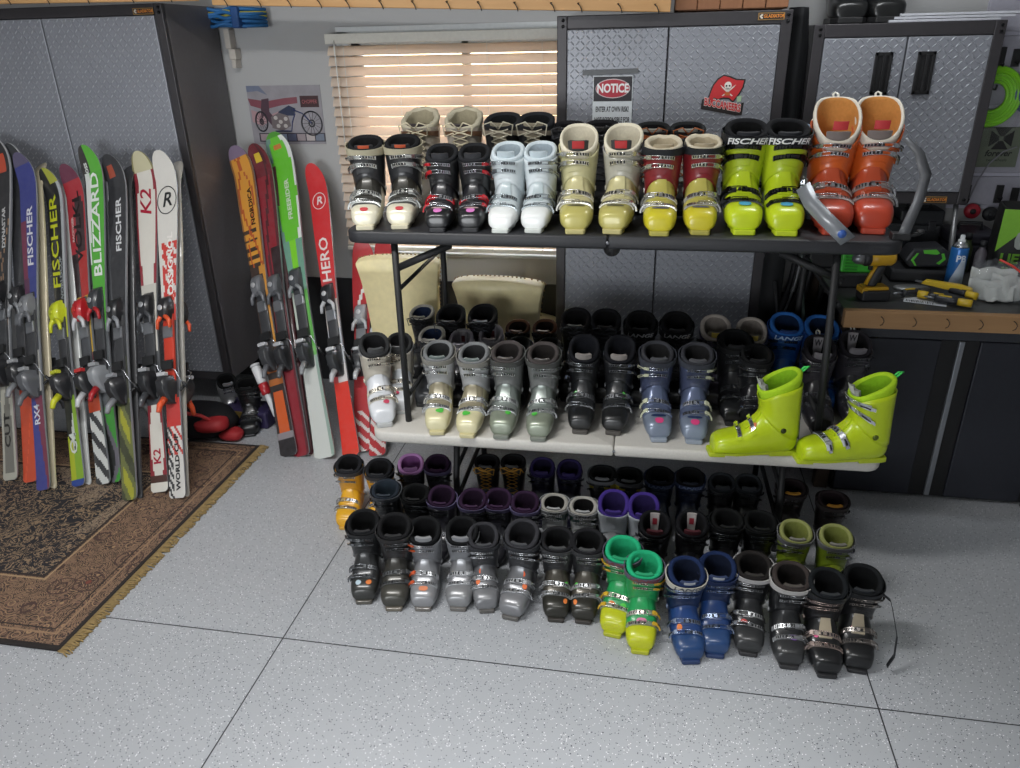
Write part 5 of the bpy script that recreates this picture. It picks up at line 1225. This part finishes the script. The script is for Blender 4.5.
mb = MB(); mb.tube([(-.13, -.0, .03), (.13, 0, .03)], .012, 8); mb.tube([(-.10, 0, .093), (-.08, 0, .125), (.03, 0, .125), (.05, 0, .093)], .007, 7); mb.build('carry_handle', mat('53506a', .4, .4), pb)
sp = empty('red_white_pump', (-1.80, 3.22, 0)); tag(sp, 'red and white tube tool leaning beside the orange ski tail', 'pump')
Mx = Matrix.Translation((.06, -.12, .03)) @ Vector((-.17, .12, .32)).to_track_quat('Z', 'Y').to_matrix().to_4x4()
for nm, c, z0, z1, r_ in (('red_tip', 'c02a2c', -.02, .03, .014), ('rod', '8f9296', .03, .10, .008), ('white_barrel', 'd3d5d8', .10, .22, .016), ('red_collar', 'b02830', .22, .28, .025), ('white_grip', 'd9dadc', .28, .37, .024), ('end_cap', 'c9cbcd', .37, .385, .026)):
    mb = MB(); mb.lathe([(r_*.8, z0), (r_, z0+.006), (r_, z1-.006), (r_*.8, z1)], 14, 0, Mx); mb.build(nm, mk(c, .35), sp)
put('allblack', 250, 436, .001, 'toe', 20, .95, label='scuffed black ski boot on the floor behind the orange ski tail')
put('fl_silver2', 238, 424, .001, 'toe', 40, .85, label='grey buckled boot in the shade under the left cabinet')

# ------------------------------------------------------------------ workbench
BX0, BX1, BY0, BZ = 0.755, 1.95, 2.935, 0.835
wb = empty('workbench', (BX0, BY0, 0)); tag(wb, 'long workbench with dark top and pine front edge at right', 'workbench')
LX = BX1-BX0
mb = MB(); mb.box(0, LX, .038, WY-BY0-.002, BZ-.04, BZ-.002); mb.build('worktop', mat('3a3b3b', .4, bump=.15, scale=40, var=.25), wb, bevel=.003)
mb = MB(); mb.box(0, LX, 0, .038, BZ-.068, BZ); mb.build('front_edge', wood('pine_edge', '8f6c48', 'b18a5f', 0, 6), wb, bevel=.003)
for x, y in ((.03, .08), (.03, .80), (LX-.05, .08), (LX-.05, .8)):
    mb = MB(); mb.box(x-.02, x+.035, y, y+.05, 0, BZ-.04); mb.build('leg', wood('leg_wood', '3b2f26', '4a3b2f', 2, 6), wb, bevel=.003)
for i in range(7):
    x = .13+i*.115; mb = MB(); mb.tube([(x, .001, BZ-.018), (x+.003, -.014, BZ-.020), (x+.008, -.018, BZ-.03), (x+.006, -.014, BZ-.045), (x-.002, -.012, BZ-.05)], .0016, 5); mb.build('hook', mat('4a4038', .5, .5), wb)
# base cabinet
bc_ = empty('base_cabinet', (.80, 2.985, 0)); tag(bc_, 'black base cabinet with slim silver edge handle under the workbench', 'cabinet')
mb = MB(); mb.box(.03, 1.05, .022, .55, .015, .755); mb.build('body', mat('17181b', .5), bc_, bevel=.003)
mb = MB(); mb.box(.03, 1.05, 0, .020, .715, .755); mb.build('top_rail', mat('3c3e44', .4, .3), bc_, bevel=.002)
for a, b_ in ((.035, .335), (.475, .76), (.80, 1.045)):
    mb = MB(); mb.box(a, b_, -.002, .020, .02, .712); mb.build('door', mat('2a2c34', .42, .2, bump=.05), bc_, bevel=.004)
mb = MB(); mb.box(.337, .473, .006, .021, .02, .712); mb.build('recess', mat('0c0c0e', .5), bc_)
mb = MB(); mb.box(.398, .418, -.006, .010, .02, .712); mb.build('handle', mat('8e9298', .35, .6), bc_, bevel=.003)
mb = MB(); mb.box(.035, 1.045, .03, .05, 0, .016); mb.build('plinth', BLK, bc_)
cbl = empty('black_cable', (1.60, 2.93, 0)); tag(cbl, 'black cable looped on the floor at the right end of the base cabinet', 'cable')
mb = MB(); mb.tube([(.02+.09*cos(t*.35)*(1-t*.01), -.03+.05*sin(t*.35), .008+t*.0045) for t in range(34)], .006, 6); mb.build('coil', RUBBER, cbl)

def it(name, x, y, label, cat, rz=0, z=BZ): r = empty(name, (x, y, z), rz); tag(r, label, cat); return r
# cordless drill standing on its battery
dr = it('cordless_drill', .885, 3.10, 'yellow and black cordless drill standing on its battery, on the workbench', 'drill', RAD(10))
YEL = mat('c79a22', .4); 
mb = MB(); mb.box(-.052, .058, -.035, .035, 0, .042); mb.build('battery', BLK2, dr, bevel=.007)
mb = MB(); mb.box(-.054, -.030, -.03, .03, .030, .052); mb.build('battery_clip', YEL, dr, bevel=.004)
mb = MB(); mb.box(-.045, .050, -.030, .030, .042, .056); mb.build('base', YEL, dr, bevel=.005)
mb = MB(); rows = []
for t in range(9):
    q = t/8; c = Vector((-.012+.03*q, 0, .055+.085*q)); a, b_ = .019+.003*sin(q*pi), .017
    rows.append([c+Vector((a*cos(u*pi/8), b_*sin(u*pi/8), 0)) for u in range(16)])
mb.grid(rows, 0, True, True, True); mb.build('grip', BLK2, dr)
mb = MB(); mb.tube([(-.032, 0, .06), (-.018, 0, .10), (-.002, 0, .135)], .009, 8); mb.build('grip_stripe', YEL, dr)
RX = Matrix.Rotation(RAD(-90), 4, 'Y')
mb = MB(); mb.lathe([(.022, -.062), (.030, -.05), (.031, .0), (.029, .035)], 20, 0, Matrix.Translation((0, 0, .165)) @ RX); mb.build('motor_housing', YEL, dr)
mb = MB(); mb.lathe([(.029, .035), (.030, .05), (.024, .062)], 20, 0, Matrix.Translation((0, 0, .165)) @ RX); mb.lathe([(.025, .062), (.021, .085), (.012, .098), (.006, .10)], 14, 1, Matrix.Translation((0, 0, .165)) @ RX); mb.build('chuck', [BLK2, DULL], dr)
mb = MB(); mb.box(-.032, -.018, -.008, .008, .118, .142); mb.build('trigger', BLK, dr, bevel=.003)
# green charger block behind the drill
gc = it('green_battery', .875, 3.30, 'bright green ribbed battery behind the drill', 'battery')
mb = MB(); mb.box(-.085, .055, -.04, .04, .06, .17); mb.build('battery_case', mat('3fae36', .4), gc, bevel=.008)
for i in range(7): mb = MB(); mb.box(-.07, -.02, -.045, -.038, .07+i*.013, .076+i*.013); mb.build('rib', mat('2c8a28', .45), gc)
mb = MB(); mb.box(-.10, .08, -.06, .06, 0, .06); mb.build('cradle', BLK, gc, bevel=.008)
mb = MB(); mb.box(-.09, -.03, -.043, -.039, .03, .155) if False else mb.box(.058, .07, -.03, .03, .06, .13); mb.build('latch', BLK2, gc, bevel=.003)
g2 = it('green_battery', .70+.08, 3.60, 'green battery partly hidden behind the black table leg', 'battery')
mb = MB(); mb.box(-.05, .04, -.04, .04, .07, .17); mb.build('battery_case', mat('3fae36', .4), g2, bevel=.008)
mb = MB(); mb.box(-.06, .05, -.06, .06, 0, .07); mb.build('cradle', BLK, g2, bevel=.008)
# black charger with green V
ch = it('battery_charger', 1.15, 3.42, 'black charger with green hexagon trim between drill and spray can', 'charger', RAD(-4))
mb = MB(); mb.box(-.13, .10, -.08, .08, 0, .055); mb.build('base', BLK2, ch, bevel=.012)
hexp = [(-.085, .09), (-.06, .14), (.05, .15), (.095, .12), (.08, .07), (-.06, .062)]
mb = MB(); mb.prism(hexp, -.07, .06); mb.build('battery_block', CHAR, ch, bevel=.010)
for pts in ([(-.06, .095), (-.042, .125), (-.034, .125), (-.050, .095), (-.034, .072), (-.042, .072)], [(-.02, .138), (.03, .142), (.045, .128), (.035, .122), (-.015, .124)], [(.038, .085), (.058, .105), (.050, .125), (.060, .128), (.070, .104), (.05, .08)]):
    mb = MB(); mb.prism(pts, -.073, -.068); mb.build('green_trim', mat('5cc23a', .4), ch)
# long grey tube (torque wrench) leaning up
tw = it('torque_wrench', 1.30, 3.52, 'grey steel torque wrench leaning upright behind the charger', 'wrench')
mb = MB(); mb.tube([(-.03, -.10, .01), (-.02, -.02, .16), (.0, .10, .36)], lambda q: .015-.006*q, 12); mb.build('shaft', mat('8f9092', .35, .7), tw)
mb = MB(); mb.tube([(-.032, -.112, .0), (-.028, -.085, .05)], .018, 12); mb.build('grip', CHAR, tw)
mb = MB(); mb.lathe([(.02, -.012), (.024, 0), (.02, .012)], 14, 0, Matrix.Translation((0, .105, .37)) @ Matrix.Rotation(RAD(80), 4, 'X')); mb.build('head', DULL, tw)
# spray can
sc = it('spray_can', 1.245, 3.30, 'blue and white aerosol can with a white nozzle on the workbench', 'can')
mb = MB(); mb.lathe([(.030, 0), (.033, .004), (.033, .16), (.031, .168)], 28, 0); cb = mb.build('can_body', mat('2c6fb8', .3, .2), sc)
mb = MB()
rows = []
for i in range(9):
    z = .008+i*.014; w = .9-.62*max(0, (i-2)/6)
    rows.append([Vector((.0334*sin(a), -.0334*cos(a), z)) for a in [(-.15*0+(.35*i/8))+w*(-1+2*j/10) for j in range(11)]])
mb.grid(rows); mb.build('white_label', mat('c3d0de', .4), sc)
text_mesh('can_lettering', 'PB', .036, mat('dfe8f2', .4), sc, lambda a, b_, c: (.0342*sin(a/.034), -.0342*cos(a/.034), .125+b_), bold=.001)
mb = MB(); mb.lathe([(.031, .168), (.027, .178), (.018, .184), (.018, .188)], 24, 0); mb.build('shoulder', CHROME, sc)
mb = MB(); mb.lathe([(.014, .188), (.014, .197), (.009, .200), (.009, .214), (.006, .217)], 16, 0); mb.build('nozzle', mat('dfe3e6', .4), sc)
# clear zip bag with red zip
zb = it('clear_zip_bag', 1.345, 3.12, 'clear plastic zip bag with a red seal and white papers inside', 'bag', RAD(-12))
random.seed(3)
def crump(w, h, d, seed, lean):
    rows = []
    for i in range(15):
        v = i/14; row = []
        for j in range(21):
            u = -1+2*j/20
            bul = (1-u*u)**.5*(sin(pi*min(1, v*1.0+.05)))**.6
            row.append(Vector((w*u*(1-.18*v), -d*bul+lean*v+.010*sin(u*9+seed+v*7)*bul, max(.002, h*v+.010*sin(u*11+seed)*v))))
        rows.append(row)
    return rows
mb = MB(); f_ = crump(.105, .14, .055, 1, .05); bk = [[Vector((p.x, 2*.05*(i/14)-p.y*.6+.01, p.z)) for p in r_] for i, r_ in enumerate(crump(.105, .14, .055, 4, .05))]
mb.grid(f_); mb.grid(bk); mb.build('plastic_film', mat('b9bec4', .12, 0, .1, trans=.6, alpha=.28), zb)
for k, (x, y, a, w, h) in enumerate(((-.03, -.01, .3, .075, .07), (.03, .0, -.4, .06, .09), (.0, -.025, .1, .05, .05), (-.02, .02, -.2, .08, .11))):
    mb = MB(); rows = [[Vector((w*(-1+2*j/6)*cos(a)-.0*i, y+.012*sin(j*1.3+k)+.03*(i/5), .008+h*(i/5)+.006*sin(j*2+k))) + Vector((x, 0, 0)) for j in range(7)] for i in range(6)]
    mb.grid(rows); o = mb.build('paper_sheet', mat('c6c9c6', .7), zb); sd = o.modifiers.new('thickness', 'SOLIDIFY'); sd.thickness = .002
mb = MB(); mb.tube([(-.02, -.005, .165), (.03, .01, .14), (.09, .0, .10), (.128, -.02, .05), (.13, -.025, .02)], .0045, 6); mb.build('red_zip', mat('d04238', .45), zb)
# paper sheet under the tools
ps = it('paper_leaflet', 1.075, 3.085, 'white printed leaflet with a barcode under the yellow tools', 'paper', RAD(-20))
mb = MB(); mb.box(-.07, .08, -.035, .045, 0, .0015); mb.build('sheet', mat('c4c8cc', .6), ps)
for i in range(16): mb = MB(); mb.box(-.062+i*.0062, -.062+i*.0062+.0018+.0016*(i % 3 == 0), -.03, .0, .0015, .0020); mb.build('bar', mat('1d1e22', .6), ps)
# yellow and black tools in a heap
def multitool(x, y, rz, label, yel, length, tilt=0.0, z=0.004):
    r = it('pocket_tool', x, y, label, 'tool', rz, BZ+z); L = length/2; r.rotation_euler = (0, tilt, rz)
    mb = MB()
    rows = [[Vector((xx, w*cos(u*pi/6), .015+.013*sin(u*pi/6))) for u in range(12)] for xx, w in ((-L, .008), (-L+.01, .016), (-L*.3, .013), (0, .016), (L*.25, .013))]
    mb.grid(rows, 0, True, True, True); mb.build('handle', CHAR, r)
    mb = MB(); rows = [[Vector((xx, w*cos(u*pi/6), .015+.0145*sin(u*pi/6))) for u in range(12)] for xx, w in ((L*.25, .012), (L*.4, .019), (L*.8, .018), (L, .012))]
    mb.grid(rows, 0, True, True, True); mb.build('yellow_end', mat(yel, .4), r)
    mb = MB(); mb.box(-L*.8, -L*.1, -.004, .004, .026, .031); mb.build('inlay', mat('c9a92a', .4), r, bevel=.001)
    mb = MB(); mb.tube([(-L, 0, .015), (-L-.035, .004, .014)], .004, 7); mb.build('steel_shank', DULL, r)
multitool(1.105, 3.10, RAD(150), 'short black screwdriver with a yellow square butt, left of the heap', 'cfae2b', .10)
multitool(1.165, 3.045, RAD(-28), 'black screwdriver with a yellow butt, nearest the pine edge', 'cfae2b', .13)
multitool(1.06, 3.15, RAD(20), 'black pocket tool with small yellow marks beside the leaflet', '3a3b3d', .12)
multitool(1.215, 3.10, RAD(-50), 'black and yellow ratchet handle beside the zip bag', 'd6b62c', .11, z=.02)
yk = it('utility_knife', 1.17, 3.155, 'flat yellow utility knife lying across the tool heap', 'knife', RAD(-35), BZ+.046)
mb = MB(); mb.prism([(-.09, -.006), (-.08, .010), (.05, .014), (.09, .006), (.095, -.008), (.0, -.012)], -.016, .016); mb.build('handle', mat('d4b32a', .4), yk, bevel=.004)
mb = MB(); mb.box(-.115, -.085, -.010, .010, -.002, .0); mb.build('blade', [DULL, BLK], yk)
mb = MB(); mb.box(-.07, .07, -.012, .012, 0, .0) if False else mb.lathe([(.045, 0), (.047, .006), (.044, .010)], 24, 0, Matrix.Scale(1.0, 4, (1, 0, 0)))
lid = it('silver_dish', 1.075, 3.25, 'oval brushed metal dish in front of the charger', 'dish'); o = mb.build('dish', mat('a5a7a8', .35, .6), lid); o.scale = (1.5, .8, 1)
# green and black tote standing at the right
tb = it('tote_bag', 1.60, 3.40, 'black shopping tote with lime green corner panels and lettering', 'bag', RAD(-12))
mb = MB()
def tote(z, k): return [Vector((x*k, y*k, z)) for x, y in rrect(-.19, .19, -.09, .09, .025, 4)]
mb.grid([tote(0, .97), tote(.01, 1), tote(.12, 1.01), tote(.22, 1.0), tote(.31, .98), tote(.315, .95), tote(.10, .94)], 0, True, True, False); mb.build('bag_body', mat('161718', .55, bump=.3, scale=20), tb)
for pts in ([(-.19, .14), (-.19, .312), (-.03, .312), (-.09, .25)], [(-.02, .312), (.19, .312), (.19, .295), (.03, .29), (.02, .19), (.012, .29)]):
    mb = MB(); mb.prism(pts, -.0935, -.0905); mb.build('green_panel', mat('7cb82e', .5), tb)
text_mesh('tote_lettering', 'LIE\nJL', .055, mat('6fae2f', .5), tb, lambda a, b_, c: (-.135+a, -.0935, .085+b_), bold=.002)
mb = MB(); mb.prism([(-.10+.03*cos(a), .19+.042*sin(a)+.006*sin(3*a)) for a in TH(12)], -.0938, -.0905); mb.build('white_print', mat('9fa6a0', .5), tb)
for k, (x, z, q) in enumerate(((.075, .225, .035), (.115, .16, .028), (.085, .11, .02), (.075, .07, .018), (.10, .19, .02))):
    mb = MB(); mb.prism([(x+q*cos(a)*(1+.2*sin(3*a+k)), z+q*sin(a)*(1+.2*sin(2*a))) for a in TH(12)], -.0938, -.0905); mb.build('gold_print', mat('b39a62', .5), tb)
# dark tool boxes and bottles at the back of the bench
for x, y, w, d, h, c, lb in ((.98, 3.68, .12, .10, .20, '1f2124', 'black case at the back of the bench behind the green battery'), (1.20, 3.74, .09, .07, .24, '2a2c30', 'dark grey organiser box against the wall behind the spray can'), (1.40, 3.66, .10, .10, .16, '2b2a33', 'dark violet-grey box behind the spray can, right side')):
    r = it('tool_case', x, y, lb, 'case'); mb = MB(); mb.box(-w, w, -d, d, 0, h*.72); mb.build('case_body', mat(c, .5), r, bevel=.01)
    mb = MB(); mb.box(-w-.003, w+.003, -d-.003, d+.003, h*.72, h); mb.build('lid', mat(c, .45, var=.2), r, bevel=.01)
    for sx in (-.5, .5): mb = MB(); mb.box(w*sx-.015, w*sx+.015, -d-.010, -d, h*.6, h*.8); mb.build('latch', CHAR, r, bevel=.002)
    mb = MB(); mb.tube([(-.05, 0, h), (-.045, 0, h+.03), (.045, 0, h+.03), (.05, 0, h)], .007, 7); mb.build('handle', BLK2, r)
random.seed(5)
for x, y, c, h in ((1.44, 3.42, '5c6277', .12), (1.40, 3.48, '6f6a72', .15), (1.36, 3.54, '3f4a2e', .17)):
    r = it('small_bottle', x, y, 'small '+('slate blue' if c[0] == '5' else 'mauve grey' if c[0] == '6' else 'olive')+' bottle between spray can and tote', 'bottle')
    mb = MB(); mb.lathe([(.02, 0), (.024, .006), (.024, h*.65), (.012, h*.8), (.012, h*.85)], 18, 0); mb.build('bottle_body', mat(c, .3), r)
    mb = MB(); mb.lathe([(.014, h*.85), (.014, h), (.011, h+.002)], 16, 0); mb.build('cap', BLK2, r)

# ------------------------------------------------------------------ slatted wall to the right of the wall cabinet
SLW = mat('a3a2ae', .5)
sw_ = empty('slat_wall', (1.95, WY, 1.5)); tag(sw_, 'lavender-grey slatted wall panels with grooves, right of the wall cabinet', 'wall panel')
for i in range(9):
    z = -.44+i*.145; mb = MB(); mb.box(-.60, .58, -.022, -.002, z+.008, z+.137); mb.build('panel', SLW, sw_, bevel=.004)
mb = MB(); mb.box(-.60, .58, -.006, -.001, -.45, .88); mb.build('groove_backing', mat('c6c5d2', .5), sw_)
WF = WY-.024
def hang(name, x, z, label, cat, d=0.0): r = empty(name, (x, WF-d, z)); tag(r, label, cat); return r
for px, py in ((1012, 112),): pass
P2 = lambda px, py: ony(px, py, WF-.03)
q = P2(993, 97); ts = hang('trimmer_line_spool', q.x, q.z, 'fluorescent lime ring of trimmer line in clear wrap on the slatted wall', 'spool', .03)
TR = Matrix.Rotation(RAD(90), 4, 'X')
mb = MB()
for k in range(6):
    rr = .056+.010*k; mb.tube([(rr*cos(t*pi/18), .006*sin(k), rr*sin(t*pi/18)*1.1) for t in range(36)], .0085, 6, closed=True)
mb.build('lime_line', mat('86d61c', .35), ts)
mb = MB(); rows = [[Vector((r_*cos(t*pi/14), -y, r_*1.1*sin(t*pi/14)-.02*k)) for t in range(28)] for k, (r_, y) in enumerate(((.05, .012), (.09, .018), (.125, .012), (.135, 0)))]
mb.grid(rows, 0, True); mb.build('clear_wrap', mat('cfd8cf', .1, 0, 0, trans=.8, alpha=.18), ts)
mb = MB(); mb.tube([(0, .028, .03), (0, -.01, .03), (0, -.015, .05)], .004, 6); mb.build('hook', BLK, ts)
q = P2(1034, 92); bs = hang('blue_spool', q.x, q.z, 'blue coil hanging beside the lime trimmer line at the right edge', 'coil', .03)
mb = MB()
for k in range(4):
    rr = .035+.011*k; mb.tube([(rr*cos(t*pi/14), .008*sin(k*2), rr*1.25*sin(t*pi/14)) for t in range(28)], .0085, 6, closed=True)
mb.build('blue_coil', mat('33507e', .5), bs)
q = P2(1001, 148); pl = hang('iron_cross_plaque', q.x, q.z, 'dark olive plaque with a black iron cross and lettering on the slatted wall', 'plaque', .0)
mb = MB(); mb.box(-.085, .085, -.010, 0, -.085, .085); mb.build('plaque_board', mat('6a7262', .45), pl, bevel=.003)
arm = [(.008, .010), (.034, .046), (-.034, .046), (-.008, .010)]
for k in range(4):
    a = k*pi/2; mb = MB(); mb.prism([(x*cos(a)-(z)*sin(a), x*sin(a)+z*cos(a)+.038) for x, z in arm], -.014, -.009); mb.build('cross_arm', BLK, pl)
text_mesh('plaque_lettering', 'forever', .036, BLK, pl, lambda a, b_, c: (a, -.0115, -.026+b_), bold=.001, shear=.2)
text_mesh('plaque_lettering', 'two wheels', .018, mat('1f2320', .5), pl, lambda a, b_, c: (a, -.0115, -.054+b_))
q = P2(972, 211); rd = hang('red_reel', q.x, q.z, 'small red reel with black hub low on the slatted wall', 'reel', .03)
mb = MB(); mb.lathe([(.032, -.012), (.034, 0), (.032, .012)], 24, 0, TR); mb.build('flange', mat('b02a3a', .4), rd); mb = MB(); mb.lathe([(.013, 0), (.013, .016), (.006, .02)], 16, 0, TR); mb.build('hub', BLK, rd)
q = P2(990, 214); rd = hang('black_reel', q.x, q.z, 'small black reel just right of the red one', 'reel', .03)
mb = MB(); mb.lathe([(.030, -.012), (.032, 0), (.030, .012)], 24, 0, TR); mb.build('flange', BLK2, rd); mb = MB(); mb.lathe([(.013, 0), (.013, .016), (.006, .02)], 16, 0, TR); mb.build('hub', CHAR, rd)
for i, (px, py, h) in enumerate(((1003, 60, .10), (1019, 58, .07), (968, 196, .09), (1001, 195, .08), (1016, 200, .10))):
    q = P2(px, py); r = hang('wall_hook', q.x, q.z, ('black clip hook high on the slatted wall, left one', 'black clip hook high on the slatted wall at the photo edge', 'black hook directly above the red reel', 'black hook above the tote bag', 'black hook at the photo edge above the tote')[i], 'hook')
    mb = MB(); mb.box(-.016, .016, -.008, 0, -h/2, h/2); mb.tube([(0, -.004, -h/4), (0, -.035, -h/4-.005), (0, -.045, -h/4+.012)], .005, 7); mb.build('hook_body', BLK, r, bevel=.002)
q = P2(1016, 150); cdv = hang('loose_cable', q.x, q.z, 'thin grey cable curving down the slatted wall', 'cable', .02)
mb = MB(); pts = [P2(a, b_)-Vector((q.x, q.y-.0, q.z)) for a, b_ in ((1018, 147), (1004, 152), (990, 164), (978, 182), (967, 206))]; mb.tube(pts, .0035, 6); mb.build('cable', mat('8a8a90', .5), cdv)
wr = empty('white_board_stack', (1.12, 3.68, 1.836)); tag(wr, 'flat stack of white boards lying on the right wall cabinet', 'boards')
for i in range(3):
    mb = MB(); mb.box(-.22+.02*i, .19+.05*i, -.10, .10, i*.011, i*.011+.009); mb.build('board', mat('c2c4cc', .5, var=.15), wr, bevel=.001)
# ------------------------------------------------------------------ bundle of hoses and bars between the cabinets, low
hs = empty('hose_bundle', (.64, 3.62, 0)); tag(hs, 'bundle of black and pale hoses hanging between the centre cabinet and bench', 'hoses')
for i, (x, c, r_, by) in enumerate(((-.06, '1b1c1e', .013, .03), (-.02, '2a2b2e', .012, .05), (.01, '8f9295', .006, .05), (.04, '1d1e20', .013, .05), (.075, '26272a', .012, .04), (.11, '7f968e', .009, -.04), (.14, '1b1c1e', .012, .03), (-.09, '303236', .010, .0))):
    mb = MB(); mb.tube([(x+by*sin(pi*k/12), -.03*cos(i), .55+.62*k/12) for k in range(13)], r_, 8); mb.build('hose', mat(c, .5), hs)
mb = MB(); mb.tube([(-.11, -.06, .86), (.10, -.06, .88)], .006, 6); mb.build('cross_hook', DULL, hs)
mb = MB(); mb.box(-.12, .16, .0, .16, 0, .55); mb.build('holder_bin', BLK, hs, bevel=.01)
tl = empty('folded_chair_bag', (.535, 3.30, 0)); tag(tl, 'black folded camp chair in its bag standing against the centre cabinet side', 'bag')
mb = MB(); mb.tube([(0, .0, .0), (.004, 0, .3), (-.002, .01, .6), (.0, .02, .92), (0, .02, 1.0)], lambda q: .045-.012*(q > .9), 14); mb.build('bag_body', mat('1a1b1d', .7, bump=.4, scale=30), tl)
mb = MB(); mb.tube([(.0, -.05, .85), (.045, -.08, .6), (.0, -.05, .35)], .006, 6); mb.build('sling', BLK2, tl)
# transparent strip of a strap hanging on the orange boots and the shiny tag at the table edge
tg = empty('shiny_strap_tag', (0, 0, 0)); tag(tg, 'silver plastic strap with a blue printed end over the table edge by the orange boots', 'strap')
rows = []; cpts = [(803, 186, 2.60), (811, 203, 2.56), (824, 217, 2.50), (838, 231, 2.455), (848, 241, 2.45)]
mb = MB()
for k, (px, py, Y_) in enumerate(cpts):
    p = ony(px, py, Y_); d = Vector((.019, 0, .014)); rows.append([p-d, p+d, p+d+Vector((0, .002, 0)), p-d+Vector((0, .002, 0))])
mb.grid(rows, 0, True, True, True); mb.build('strap_band', mat('7f8388', .3, .2), tg)
p = ony(842, 234, 2.445); mb = MB(); mb.lathe([(.013, 0), (.013, .001)], 20, 0, Matrix.Translation(p) @ TR); mb.build('blue_print', mat('3b5fa8', .3), tg)
s2_ = empty('hanging_strap', (0, 0, 0)); tag(s2_, 'long translucent grey strap looping from the rightmost orange boot to the table edge', 'strap')
mb = MB(); rows = []
for px, py, Y_, w in ((905, 138, 2.74, .010), (919, 152, 2.72, .014), (926, 175, 2.68, .016), (919, 200, 2.60, .017), (909, 222, 2.54, .018), (903, 236, 2.51, .018)):
    p = ony(px, py, Y_); d = Vector((w, 0, w*.25)); rows.append([p-d, p+d, p+d+Vector((0, .002, 0)), p-d+Vector((0, .002, 0))])
mb.grid(rows, 0, True, True, True); mb.build('strap_band', mat('5a5c60', .4, .1), s2_)
cl_ = empty('table_clamp', onz(902, 239, ZT)); tag(cl_, 'small black clamp on the right end of the black table', 'clamp')
mb = MB(); mb.box(-.035, .02, -.02, .02, 0, .02); mb.tube([(.02, 0, .012), (.05, .0, .02)], .007, 7); mb.lathe([(.012, 0), (.012, .01)], 12, 0, Matrix.Translation((.05, 0, .02))); mb.build('clamp_body', BLK, cl_, bevel=.003)
